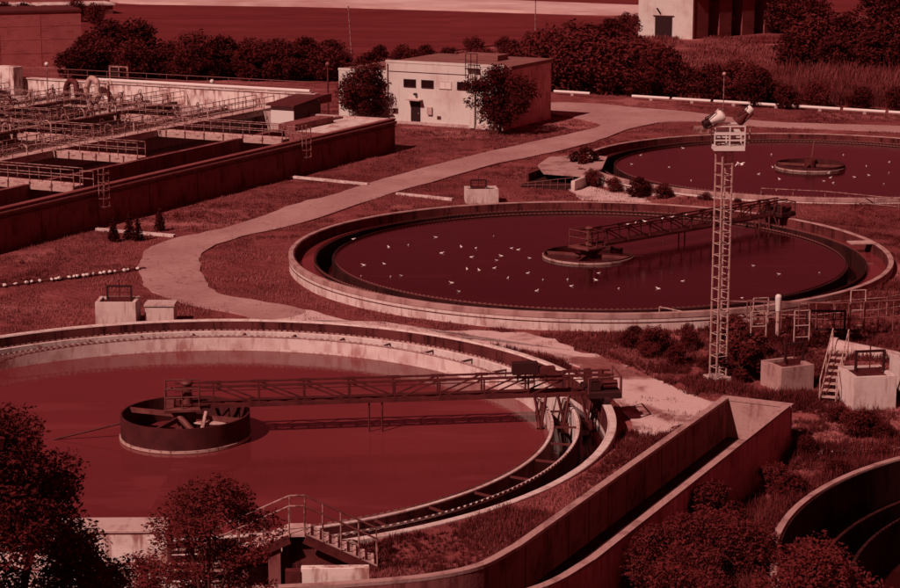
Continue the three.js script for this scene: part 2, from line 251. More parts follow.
// ---------------------------------------------------------------- clarifier tanks
const weirTeeth = (r, y, n, hgt = 0.09) => {                                  // notched weir plate standing on a ring
  const P = [];
  for (let i = 0; i < n; i++) for (const [a, b, t] of [[0, 0.62, 1], [0.62, 1, 0.35]]) {
    const p = (i + a) / n * 6.28319, q = (i + b) / n * 6.28319, A = [Math.cos(p) * r, Math.sin(p) * r], B = [Math.cos(q) * r, Math.sin(q) * r], t1 = y + hgt * t;
    P.push(A[0], y, A[1], B[0], t1, B[1], B[0], y, B[1], A[0], y, A[1], A[0], t1, A[1], B[0], t1, B[1]);
  }
  const g = new THREE.BufferGeometry(); g.setAttribute('position', new THREE.Float32BufferAttribute(P, 3)); g.computeVertexNormals(); return g;
};
function tank(i, label, o) {
  const [cx, cz] = TANKS[i], t = thing('clarifier_tank', label, 'tank', [cx, 0, cz], 0, 'round clarifier tanks');
  const rimTop = 0.9, bot = -3.6;
  part('coping', ring(i === 3 ? [[18, 0.62], [18, rimTop], [17.76, rimTop], [17.70, 0.62]] : [[18.03, 0.62], [18.03, 0.88], [18.01, rimTop], [17.76, rimTop], [17.74, 0.88], [17.68, 0.62]], 200), o.rim, t);
  part('outer_wall', ring([[18, bot], [18, 0.619], [17.72, 0.619], [17.72, bot]], 200), o.outer, t);
  part('wall_joint', ring([[18.025, 0.40], [18.025, 0.44], [17.9, 0.44], [17.9, 0.40]], 200), M.stained, t);
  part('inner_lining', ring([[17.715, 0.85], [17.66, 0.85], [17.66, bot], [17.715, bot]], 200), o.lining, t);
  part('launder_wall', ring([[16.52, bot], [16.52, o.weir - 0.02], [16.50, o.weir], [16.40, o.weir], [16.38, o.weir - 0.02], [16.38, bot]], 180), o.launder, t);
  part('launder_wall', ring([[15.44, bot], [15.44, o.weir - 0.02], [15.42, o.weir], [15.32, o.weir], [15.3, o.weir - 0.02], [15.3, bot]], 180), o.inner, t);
  part('weir_plate', weirTeeth(15.27, o.weir - 0.02, 320), o.teeth || M.railred, t);
  part('weir_plate', weirTeeth(16.55, o.weir - 0.02, 340), o.teeth || M.railred, t);
  part('tank_floor', disc(0.01, 17.55, bot + 0.03), M.stained, t);
  const brk = Object.assign(geo([box(-0.5, 0.5, -0.04, 0.04, -0.04, 0.04)]), { userData: { done: true } });
  if (i < 1) for (let k = 0; k < 40; k++) { const a = k / 40 * 6.28319 + 0.05, b = part('launder_brace', brk, M.redsteel, t); b.position.set(15.95 * Math.cos(a), o.weir - 0.12, 15.95 * Math.sin(a)); b.rotation.y = -a; }
  const w = (n, r0, r1, y, m, l) => { const q = struct('water', disc(r0, r1, y, 160), m, l); q.position.set(cx, 0, cz); };
  w('main', 0.01, 15.31, o.main, o.wm, o.wl); w('launder', 15.43, 16.39, o.trough, M.waterDark, 'dark water lying in the launder trough of the ' + o.short); w('outer', 16.51, 17.67, o.ann, o.wa, 'water in the outer ring of the ' + o.short);
  return t;
}
const T1 = tank(0, 'nearest round concrete tank with reddish water and a long truss bridge', { rim: M.pale, outer: M.pale, lining: M.wetwall, launder: M.wetwall, inner: M.wetwall, teeth: M.edge, weir: 0.62, main: -0.1, trough: -0.75, ann: -0.35, wm: M.water1, wa: M.water2, wl: 'smooth reddish water of the nearest tank', short: 'nearest tank' });
const T2 = tank(1, 'middle round concrete tank dotted with white birds, bright outer wall', { rim: M.edge, outer: M.pale, lining: M.stained, launder: M.shadeBlack, inner: M.shadeBlack, weir: 0.50, main: 0.44, trough: -0.5, ann: 0.28, wm: M.water2, wa: M.water1, wl: 'dark red water of the middle tank with birds', short: 'middle tank' });  // launder walls here and in the next tank: trough shade put into their colour
const T3 = tank(2, 'farthest round concrete tank beyond the floodlight mast', { rim: M.edge, outer: M.pale, lining: M.stained, launder: M.shadeBlack, inner: M.shadeBlack, weir: 0.50, main: 0.44, trough: -0.5, ann: 0.28, wm: M.water2, wa: M.water1, wl: 'dark red water of the farthest tank', short: 'farthest tank' });
const T4 = tank(3, 'dark nearly empty round tank cut off by the right edge of the view', { rim: M.edge, outer: M.edge, lining: M.shadeBlack, launder: M.shadeBlack, inner: M.shadeBlack, teeth: M.shadeBlack, weir: -0.15, main: -1.7, trough: -1.2, ann: -1.2, wm: M.waterDark, wa: M.waterDark, wl: 'dark low water at the bottom of the right edge tank', short: 'right edge tank' });  // inner walls coloured near black so the inside stays in shade
for (const r of [15.441, 16.521]) part('stain_band', ring([[r, -1.2], [r, 0.56], [r + 0.012, 0.55], [r + 0.012, -1.2]].reverse(), 180), M.stained, T1);
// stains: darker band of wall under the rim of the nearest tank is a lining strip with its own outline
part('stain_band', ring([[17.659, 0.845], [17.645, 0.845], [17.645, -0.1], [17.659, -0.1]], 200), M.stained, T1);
for (const [a, l] of [[-0.13, 1]]) { const b = part('gangplank', geo([box(-0.75, 0.75, 0.86, 0.93, -0.45, 0.45)]), M.deck, T2); b.position.set(17.05 * Math.cos(a), 0, 17.05 * Math.sin(a)); b.rotation.y = -a; }

// ---------------------------------------------------------------- scraper bridges and centre wells
function well(i, wy, top, label, m) {
  const [cx, cz] = TANKS[i], t = thing('centre_well', label, 'feed well', [cx, 0, cz], 0, 'feed wells at the tank centres');
  part('drum', ring([[2.70, wy - 0.8], [2.70, top], [2.62, top], [2.62, wy - 0.8]], 72), m, t);
  part('rim_band', ring([[2.76, wy + 0.02], [2.76, wy + 0.13], [2.69, wy + 0.13], [2.69, wy + 0.02]], 72), M.steel, t);
  part('column', new THREE.CylinderGeometry(0.45, 0.45, top - wy + 1.2, 20).translate(0, (top + wy) / 2 - 0.3, 0), M.rust, t);
  for (let k = 0; k < 4; k++) { const a = k * 1.5708 + 0.35; part('spoke', beam([0.4 * Math.cos(a), top - 0.15, 0.4 * Math.sin(a)], [2.65 * Math.cos(a), top - 0.15, 2.65 * Math.sin(a)], 0.12, 0.2), k % 2 ? M.rust : M.redsteel, t); }
  return t;
}
const W1 = well(0, -0.1, 0.95, 'tall dark steel drum at the centre of the nearest tank', M.drum);
part('inflow_pipe', bar([-5.6, -0.12, 0.6], [-2.6, 0.55, 0.3], 0.05), M.rust, W1);
part('chute', bar([-0.3, 1.0, 0.5], [0.75, 0.25, 1.5], 0.14, 8), M.redsteel, W1); part('chute', bar([0.95, 1.1, 0.6], [0.8, 0.25, 1.5], 0.09, 8), M.steel, W1);
part('scum_beach', new THREE.SphereGeometry(0.8, 16, 6).scale(1, 0.09, 0.35).translate(1.2, 0.62, 0.55), M.steel, W1);
well(1, 0.44, 0.66, 'low pale rimmed ring at the centre of the middle tank', M.drum);
const W3 = well(2, 0.44, 0.8, 'low ring with a thin mast at the centre of the farthest tank', M.drum);
part('mast', bar([0, 0.4, 0], [0.25, 2.6, 0], 0.05), M.railred, W3); part('gearbox', [box(-0.35, 0.35, 0.9, 1.35, -0.3, 0.3, 0.04)], M.rust, W3);
function bridge(i, ang, yb, yt, label, m, extra) {
  const [cx, cz] = TANKS[i], t = thing('scraper_bridge', label, 'bridge', [cx, 0, cz], ang, 'rotating scraper bridges');
  const x0 = -0.4, x1 = 18.2, w = 0.40, n = 8;
  for (const z of [-w, w]) {
    part('bottom_chord', beam([x0, yb, z], [x1, yb, z], 0.12, 0.16), m, t);
    part('top_chord', beam([x0, yt, z], [x1, yt, z], 0.08, 0.08), m, t);
    part('guard_rail', beam([x0, yt - 0.16, z], [x1, yt - 0.16, z], 0.04, 0.04), m, t);
    for (let k = 0; k <= n; k++) {
      const x = lerp(1.2, 16.4, k / n); part('upright', beam([x, yb, z], [x, yt, z], 0.07, 0.07), m, t);
      part('gusset', [box(x - 0.28, x + 0.28, yt - 0.06, yt + 0.06, z - 0.05, z + 0.05)], m, t);
      if (k < n) { const xn = lerp(1.2, 16.4, (k + 1) / n); part('diagonal', k < n / 2 ? beam([x, yt, z], [xn, yb, z], 0.06, 0.06) : beam([x, yb, z], [xn, yt, z], 0.06, 0.06), m, t); }
    }
  }
  for (let k = 0; k <= 26; k++) { const x = lerp(0, 18, k / 26); part('cross_tie', beam([x, yb - 0.06, -w], [x, yb - 0.06, w], 0.07, 0.07), m, t); }
  for (const z of [-0.24, -0.08, 0.08, 0.24]) part('walkway_plank', [box(x0, x1, yb + 0.02, yb + 0.06, z - 0.025, z + 0.025)], M.rust, t);
  part('end_carriage', [box(17.0, 18.45, yb - 0.12, yb + 0.2, -0.95, 0.95, 0.04), box(17.15, 17.55, yb + 0.201, yb + 0.62, 0.2, 0.8, 0.03), box(17.9, 18.3, yb + 0.201, yb + 0.5, -0.8, 0.1, 0.03)], M.darksteel, t);
  part('drive_motor', [new THREE.CylinderGeometry(0.2, 0.2, 0.62, 14).rotateZ(Math.PI / 2).translate(18.0, yb + 0.42, 0.5), new THREE.CylinderGeometry(0.13, 0.13, 0.7, 12).translate(17.75, yb + 0.55, -0.2), box(17.1, 17.4, yb + 0.2, yb + 0.85, -0.75, -0.35, 0.03)], M.rust, t);
  for (const z of [-0.8, 0.8]) { const wh = part('wheel', new THREE.CylinderGeometry(0.2, 0.2, 0.22, 18).rotateZ(Math.PI / 2).translate(17.8, 1.1, z), M.darksteel, t); part('wheel_arm', beam([17.8, 1.1, z * 0.86], [17.8, yb + 0.2, z * 0.86], 0.12, 0.12), M.rust, t); }
  part('end_guard', [bar([18.4, yb + 0.1, -0.9], [18.4, yb + 0.85, -0.9], 0.035), bar([18.4, yb + 0.1, 0.9], [18.4, yb + 0.85, 0.9], 0.06), bar([18.4, yb + 0.85, -0.9], [18.4, yb + 0.85, 0.9], 0.035), bar([17, yb + 0.8, 0.9], [18.4, yb + 0.85, 0.9], 0.035), bar([17, yb + 0.1, 0.9], [17, yb + 0.8, 0.9], 0.035)], M.redsteel, t);
  const cage = [];
  for (const [x, z] of [[-0.8, -0.8], [0.6, -0.8], [-0.8, 0.8], [0.6, 0.8], [-0.1, 0.8]]) cage.push(bar([x, yb, z], [x, yt + 0.05, z], 0.035));
  for (const y of [yt + 0.05, (yb + yt) / 2 + 0.1]) cage.push(bar([-0.8, y, -0.8], [0.6, y, -0.8], 0.035), bar([-0.8, y, 0.8], [0.6, y, 0.8], 0.035), bar([-0.8, y, -0.8], [-0.8, y, 0.8], 0.035));
  part('pivot_cage', cage, M.redsteel, t);
  part('pivot_platform', [box(-0.85, 0.65, yb - 0.14, yb + 0.02, -0.85, 0.85, 0.03)], M.redsteel, t);
  part('slip_ring', [new THREE.CylinderGeometry(0.18, 0.24, 0.95, 14).translate(0.1, yb + 0.48, 0), new THREE.SphereGeometry(0.27, 14, 8).scale(1, 0.55, 1).translate(0.1, yt + 0.12, 0)], M.redsteel, t);
  for (const x of [7.7, 8.25]) part('scraper_rod', bar([x, yb, 0.35], [x, extra.water - 0.8, 0.35], 0.045), m, t);
  for (const [x, y] of [[16.0, -0.4], [17.0, -0.3], [15.0, -0.6]]) part('brush_arm', [beam([x - 0.25, yb, 0.5], [x, y + 0.5, 0.75], 0.09, 0.09), beam([x + 0.25, yb, 0.5], [x, y + 0.5, 0.75], 0.09, 0.09), box(x - 0.18, x + 0.18, y + 0.1, y + 0.5, 0.6, 0.9)], M.rust, t);
  return t;
}
const B1 = bridge(0, 0.125, 1.27, 2.08, 'long rusty truss bridge reaching over the nearest tank', M.rust, { water: -0.1 });
part('control_cabinet', [box(13.75, 14.85, 2.28, 2.82, 0.45, 0.8, 0.02)], M.darksteel, B1); part('control_cabinet', [box(14.9, 15.6, 2.26, 2.58, 0.4, 0.75, 0.02)], M.rust, B1);
part('cabinet_stand', [bar([14.0, 2.0, 0.62], [14.0, 2.3, 0.62], 0.04), bar([14.7, 2.0, 0.62], [14.7, 2.3, 0.62], 0.04), bar([15.2, 2.0, 0.62], [15.2, 2.3, 0.62], 0.04)], M.rust, B1);
bridge(1, 0.72, 1.1, 2.05, 'dark truss bridge reaching over the middle tank', M.rust, { water: 0.44 });
// ---------------------------------------------------------------- effluent channel
{
  const t = thing('effluent_channel', 'long open concrete channel running past the nearest tank', 'channel', [0, 0, 0]);
  const c = smoothPoly(CH.slice(0, 5), false, 5).concat([CH[5]]), top = 1.27, off = (d) => c.map(([x, z], i) => { const a = c[Math.max(0, i - 1)], b = c[Math.min(c.length - 1, i + 1)], L = Math.hypot(b[0] - a[0], b[1] - a[1]); return [x - (b[1] - a[1]) / L * d, z + (b[0] - a[0]) / L * d]; });
  const wallG = (d0, d1, y0, y1) => sheet([...off(d0), ...off(d1).reverse()], y0, y1 - y0);
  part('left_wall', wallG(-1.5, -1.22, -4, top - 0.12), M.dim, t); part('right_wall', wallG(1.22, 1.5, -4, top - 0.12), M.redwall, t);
  part('coping', wallG(-1.51, -1.21, top - 0.119, top), M.edge, t); part('coping', wallG(1.21, 1.51, top - 0.119, top), M.edge, t);
  part('channel_floor', wallG(-1.22, 1.22, -1.5, -0.45), M.shadeBlack, t);  // floor colour holds the deep shade down in the channel
  const [ex, ez] = CH[5], ux = 0.4484, uz = -0.8938;
  const e = part('end_wall', [box(-1.5, 1.5, -4, top - 0.12, 0.002, 0.28)], M.edge, t); e.position.set(ex, 0, ez); e.rotation.y = -0.465; e.position.x += ux * 0.28; e.position.z += uz * 0.28;
  const e2 = part('end_coping', [box(-1.55, 1.55, top - 0.119, top + 0.004, 0.002, 0.34)], M.edge, t); e2.position.copy(e.position); e2.rotation.y = -0.465; e2.position.x += ux * 0.03; e2.position.z += uz * 0.03;
  const rib = Object.assign(geo([box(-0.015, 0.015, -3, top - 0.13, -0.03, 0.03)]), { userData: { done: true } });
  for (const d of [-1.205]) for (let k = 0; k < 12; k++) { const f = k / 11, r = part('joint_cover', rib, M.dim, t); r.position.set(lerp(3.6, 12.6, f) + 0.8938 * d * 1, 0, lerp(-61.9, -79.9, f) + 0.4484 * d); r.rotation.y = -0.465; }
}
// ---------------------------------------------------------------- aeration basin
const basin = thing('aeration_basin', 'long rectangular concrete aeration basin with dividing walls at the left', 'basin', BAS.o, BAS.turn);
const BT = 2.6;                                                            // top of the basin walls
{
  const L = 75, W = 56;
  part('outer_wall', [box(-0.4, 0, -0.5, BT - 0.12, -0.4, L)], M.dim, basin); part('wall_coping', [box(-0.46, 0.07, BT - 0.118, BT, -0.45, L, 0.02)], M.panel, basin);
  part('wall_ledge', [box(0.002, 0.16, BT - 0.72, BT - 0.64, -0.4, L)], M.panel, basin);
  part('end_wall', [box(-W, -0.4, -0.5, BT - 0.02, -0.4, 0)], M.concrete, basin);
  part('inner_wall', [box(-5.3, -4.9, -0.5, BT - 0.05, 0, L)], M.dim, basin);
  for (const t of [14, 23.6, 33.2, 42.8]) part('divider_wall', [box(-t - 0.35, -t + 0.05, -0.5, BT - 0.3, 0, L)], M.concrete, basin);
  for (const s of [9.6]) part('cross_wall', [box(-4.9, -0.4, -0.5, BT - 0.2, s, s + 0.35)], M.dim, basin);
  part('cover_slab', [box(-4.86, -0.47, BT - 0.34, BT - 0.2, 0.01, 9.59)], M.pale, basin);
  part('raised_block', [box(-5.6, -4.0, BT - 0.19, BT + 0.35, 3.2, 9.58, 0.03)], M.dim, basin);
  part('basin_floor', [box(-W, -0.4, -0.49, -0.35, 0, L)], M.stained, basin);
  const q = part('pipe', [bar([0.14, BT - 0.32, -0.3], [0.14, BT - 0.32, L], 0.13, 12)], M.redsteel, basin);
  const br = Object.assign(geo([box(0.005, 0.28, BT - 0.50, BT - 0.455, -0.05, 0.05)]), { userData: { done: true } });
  for (let s = 1; s < 60; s += 3) part('pipe_bracket', br, M.redsteel, basin).position.z = s;
  const wr = Object.assign(geo([box(0.001, 0.06, 0, BT - 0.73, -0.08, 0.08)]), { userData: { done: true } });
  for (let s = 0; s < 60; s += 6) part('wall_pier', wr, M.dim, basin).position.z = s;
  // tall back wall with a white washed face
  part('back_wall', [box(-W, -9, 0, BT + 1.35, -2.9, -2.35)], M.whitestain, basin); part('back_wall_coping', [box(-W, -9, BT + 1.352, BT + 1.5, -3.0, -2.25, 0.02)], M.pale, basin);
  part('back_trough', [box(-W, -9, BT + 0.5, BT + 1.25, -5.2, -2.9)], M.panel, basin);
  const w = struct('water', [box(-W, -0.41, 0.6, 1.0, 0.01, L)], M.waterDark, 'dark water down in the aeration basin'); w.position.set(...BAS.o); w.rotation.y = BAS.turn;
}
const inBas = (name, label, cat, group) => thing(name, label, cat, BAS.o, BAS.turn, group);
function walkway(x0, x1, z0, z1, y, label, group, sides = [0, 1], girder = true) {   // runs along the longer side
  const t = inBas('walkway', label, 'walkway', group), alongX = x1 - x0 > z1 - z0;
  part('deck', [box(x0, x1, y, y + 0.08, z0, z1)], M.deck, t);
  const E = alongX ? [[[x0, z0], [x1, z0]], [[x0, z1], [x1, z1]]] : [[[x0, z0], [x0, z1]], [[x1, z0], [x1, z1]]];
  E.forEach(([a, b], k) => {
    if (girder) part('girder', [beam([a[0], y - 0.16, a[1]], [b[0], y - 0.16, b[1]], 0.08, 0.34)], M.steel, t), part('toe_board', [beam([a[0], y + 0.14, a[1]], [b[0], y + 0.14, b[1]], 0.03, 0.12)], M.deck, t);
    if (sides.includes(k)) railing(t, [[a[0], y + 0.05, a[1]], [b[0], y + 0.05, b[1]]], 1.15, 1.75, M.rail, [1, 0.55], 0.032);
  });
  if (girder && alongX) for (let x = x0; x <= x1 + 0.01; x += (x1 - x0) / 7) part('stiffener', [box(x - 0.05, x + 0.05, y - 0.34, y + 0.2, z1 + 0.041, z1 + 0.08)], M.redsteel, t);
  return t;
}
const yd = BT - 0.05;
walkway(-14, -1.2, 42.0, 43.0, yd, 'cross walkway nearest the camera over the aeration basin', 'cross walkways of the basin');
walkway(-14, -5.3, 28.9, 29.9, yd, 'short cross walkway second from the camera in the basin', 'cross walkways of the basin');
walkway(-14, -1.2, 15.2, 16.2, yd, 'cross walkway with pale girder ending beside the caged ladder by the hut', 'cross walkways of the basin');
[[23.6, 14, 22], [23.6, 14, 8], [23.6, 14, 34], [33.2, 23.6, 3.5], [33.2, 23.6, 15], [33.2, 23.6, 25], [42.8, 33.2, 4], [42.8, 33.2, 13]].forEach(([a, b, s], i) => walkway(-a, -b - 0.4, s, s + 0.9, yd, 'cross walkway among the crowded pipes ' + (i < 3 ? 'between the two front long walkways' : i < 6 ? 'in the middle bay of the basin' : 'in the far bay of the basin'), 'cross walkways in the crowded bays' + (i < 3 ? ' in front' : i < 6 ? ' in the middle' : ' far off'), [0, 1], i < 3));
[[14, 'long pale walkway nearest the outer wall, running the length of the basin'], [23.6, 'second long walkway from the outer wall of the basin'], [33.2, 'third long walkway from the outer wall of the basin'], [42.8, 'farthest long walkway of the basin, by the dark tank']].forEach(([t, l]) => walkway(-t - 0.95, -t + 0.95, -2, t > 30 ? 30 : 52, yd + 0.002, l, 'long walkways of the basin', [0, 1], t < 20));
// caged ladders on the outer wall
for (const [s, l] of [[42.2, 'caged ladder hung on the basin wall at the left'], [15.6, 'caged ladder hung on the basin wall near the hut']]) {
  const t = inBas('caged_ladder', l, 'ladder', 'caged ladders on the basin wall'), x = 0.35;
  for (const z of [s - 0.45, s + 0.15]) part('stile', bar([x, 0.9, z], [x, BT + 1.2, z], 0.035), M.rail, t);
  for (let y = 1; y < BT + 1; y += 0.3) part('rung', bar([x, y, s - 0.45], [x, y, s + 0.15], 0.022), M.rail, t);
  for (let y = 1.3; y < BT + 1.3; y += 0.55) { const p = []; for (let k = 0; k <= 10; k++) { const a = -1.57 + k * 0.314; p.push([x + 0.62 * Math.cos(a), y, s - 0.15 + 0.42 * Math.sin(a)]); } part('hoop', tube(p, 0.025, 5, 12), M.railred, t); }
  for (const a of [-0.9, 0, 0.9]) part('cage_strip', bar([x + 0.62 * Math.cos(a), 1.2, s - 0.15 + 0.42 * Math.sin(a)], [x + 0.62 * Math.cos(a), BT + 1.1, s - 0.15 + 0.42 * Math.sin(a)], 0.02), M.railred, t);
  part('landing_gate', [bar([-0.9, BT, s + 0.5], [-0.9, BT + 1.1, s + 0.5], 0.03), bar([0.2, BT, s + 0.5], [0.2, BT + 1.1, s + 0.5], 0.03), bar([-0.9, BT + 1.1, s + 0.5], [0.2, BT + 1.1, s + 0.5], 0.03), bar([-0.9, BT + 0.6, s + 0.5], [0.2, BT + 0.6, s + 0.5], 0.03)], M.rail, t);
}
// air pipes with drop legs and valves
let pk = 0;
for (const [t0, s0, s1, l] of [[15.4, 2, 46, 'air pipe with gooseneck droppers beside the first long walkway'], [22.2, 0, 40, 'air pipe with droppers beside the second long walkway'], [25.2, 0, 36, 'air pipe beyond the second long walkway'], [31.8, 0, 28, 'air pipe before the third long walkway'], [35, 0, 24, 'air pipe beyond the third long walkway'], [41.2, 0, 20, 'air pipe farthest off in the basin']]) {
  const t = inBas('air_pipe', l, 'pipe', 'air pipes of the basin'), y = BT + 0.25;
  part('header', bar([-t0, y, s0], [-t0, y, s1], 0.16, 10), pk % 2 ? M.redsteel : M.rail, t);
  for (let s = s0 + 1; s < s1; s += rr(2.6, 4.2)) {
    const d = rnd() < 0.5 ? 1 : -1, hh = rr(0.1, 0.65);
    part('dropper', tube([[-t0, y, s], [-t0, y + hh, s], [-t0 + d * 0.35, y + hh + 0.3, s], [-t0 + d * 0.8, y + hh, s], [-t0 + d * 0.85, 0.9, s]], 0.07, 6, 14), rnd() < 0.4 ? M.steel : M.rail, t);
    part('valve_wheel', new THREE.TorusGeometry(0.2, 0.035, 6, 14).rotateY(rnd() * 3).translate(-t0, y + hh + 0.5, s + 0.3), M.rust, t);
    part('valve_stem', bar([-t0, y, s + 0.3], [-t0, y + hh + 0.5, s + 0.3], 0.03), M.rust, t);
  }
  pk++;
}
// large swan-neck pipes against the white wall, tall stand pipes, round lamps
for (const [t, s, h, l] of [[33.0, -1.2, 1.9, 'big pale swan neck pipe against the white wall, right one of the pair'], [35.4, -1.2, 1.6, 'big dark swan neck pipe against the white wall, left one of the pair']]) { const o = inBas('swan_neck_pipe', l, 'pipe'); part('bend', tube([[-t, 1, s], [-t, BT + h * 0.5, s], [-t + 0.5, BT + h, s], [-t + 1.4, BT + h - 0.2, s + 0.3], [-t + 1.7, BT + 0.3, s + 0.6]], 0.27, 14, 28), t < 34 ? M.steel : M.rust, o); part('flange', new THREE.CylinderGeometry(0.5, 0.5, 0.12, 18).translate(-t, BT + 0.3, s), M.rust, o); }
for (const [t, s, l] of [[31, 21, 'dark stand pipe with bent pale top, in front among the walkways'], [24.5, 7, 'slim stand pipe with bent top in the middle of the basin'], [40.5, 5, 'stand pipe farthest left in the basin']]) { const o = inBas('stand_pipe', l, 'pipe', 'stand pipes of the basin'); part('riser', bar([-t, 1, s], [-t, BT + 2.5, s], 0.11, 8), M.rust, o); part('spout', tube([[-t, BT + 2.4, s], [-t, BT + 2.7, s], [-t + 0.25, BT + 2.8, s + 0.1], [-t + 0.45, BT + 2.5, s + 0.2]], 0.12, 8, 12), M.steel, o); }
for (const [t, s, h, l] of [[36.6, 0, 3.0, 'round white lamp on a post by the swan neck pipes'], [27.0, 1.6, 1.0, 'low round white lamp beside the middle walkways'], [33.8, 27, 1.2, 'round white lamp at the left among the railings'], [20.0, -2.6, 1.9, 'round white lamp on top of the white wall']]) { const o = inBas('globe_lamp', l, 'lamp', 'globe lamps of the basin'); part('post', bar([-t, BT - 0.1, s], [-t, BT + h, s], 0.05), M.rail, o); part('globe', new THREE.SphereGeometry(0.2, 14, 10).translate(-t, BT + h + 0.16, s), M.white, o); part('collar', new THREE.CylinderGeometry(0.12, 0.12, 0.08, 10).translate(-t, BT + h, s), M.rust, o); }
{ const o = inBas('wall_top_railing', 'railing along the top of the white back wall', 'railing'); railing(o, [[-52, BT + 1.5, -2.8], [-9.4, BT + 1.5, -2.8]], 0.95, 2.2, M.railred, [1, 0.5], 0.03); }
{ const o = inBas('back_pipe', 'long pale pipe lying along the top of the white back wall', 'pipe'); part('pipe_run', bar([-33, BT + 1.68, -2.45], [-9.6, BT + 1.68, -2.45], 0.16, 10), M.white, o); for (let x = -32; x < -9; x += 4.5) part('saddle', [box(x - 0.1, x + 0.1, BT + 1.502, BT + 1.62, -2.7, -2.27)], M.concrete, o); }
{ const o = inBas('frame_gate', 'small square frame gate standing on the white back wall', 'gate'); part('frame', [box(-31.6, -31.45, BT + 1.5, BT + 3.0, -3, -2.85), box(-29.6, -29.45, BT + 1.5, BT + 3.0, -3, -2.85), box(-31.45, -29.6, BT + 2.85, BT + 3.0, -3, -2.85), box(-30.55, -30.45, BT + 1.5, BT + 2.85, -2.99, -2.86)], M.rail, o); part('gate_plate', [box(-31.4, -30.6, BT + 1.6, BT + 2.7, -2.95, -2.9)], M.darksteel, o); }
{ const o = inBas('grating_wall', 'pale block with a slotted top at the left end of the white wall', 'block'); part('pier', [box(-43.6, -41.2, BT, BT + 2.6, -2.2, -0.8, 0.03)], M.whitestain, o); for (let k = 0; k < 5; k++) part('slot_bar', [box(-48 + k * 0.8, -47.7 + k * 0.8, BT + 0.6, BT + 1.9, -2.1, -1.6)], M.whitestain, o); part('lintel', [box(-49, -43.6, BT + 1.92, BT + 2.3, -2.2, -1.5)], M.panel, o); }
{ const o = inBas('dark_hopper', 'dark trapezoid metal tank at the left edge of the basin', 'hopper'); const s = new THREE.Shape([[-50, BT - 0.2], [-41.6, BT - 0.2], [-42.2, BT + 1.4], [-43.4, BT + 1.7], [-50, BT + 1.7]].map((p) => new THREE.Vector2(...p))); part('shell', new THREE.ExtrudeGeometry(s, { depth: 3, bevelEnabled: true, bevelSize: 0.05, bevelThickness: 0.05, bevelSegments: 2 }).translate(0, 0, 0.4), M.rust, o); part('skirt', [box(-50, -41, BT - 0.45, BT - 0.21, 0.2, 3.8)], M.deck, o); }
{ const o = inBas('basin_hut', 'small hut with a sloping dark roof at the end of the basin', 'hut'); part('wall', [box(-10.6, -8.3, BT - 0.7, BT + 0.95, -1.9, 2.6)], M.white, o);
  const s = new THREE.Shape([[-2.3, BT + 1.3], [3.0, BT + 0.9], [3.0, BT + 1.02], [-2.3, BT + 1.44]].map((p) => new THREE.Vector2(...p))); part('roof', new THREE.ExtrudeGeometry(s, { depth: 2.9, bevelEnabled: false }).rotateY(-Math.PI / 2).translate(-8.0, 0, 0), M.rust, o); part('side_cladding', [box(-8.296, -8.22, BT - 0.7, BT + 0.94, -1.9, 2.6)], M.rust, o); part('upstand', [box(-10.5, -8.4, BT + 0.952, BT + 1.12, -1.8, -0.2)], M.rust, o); }

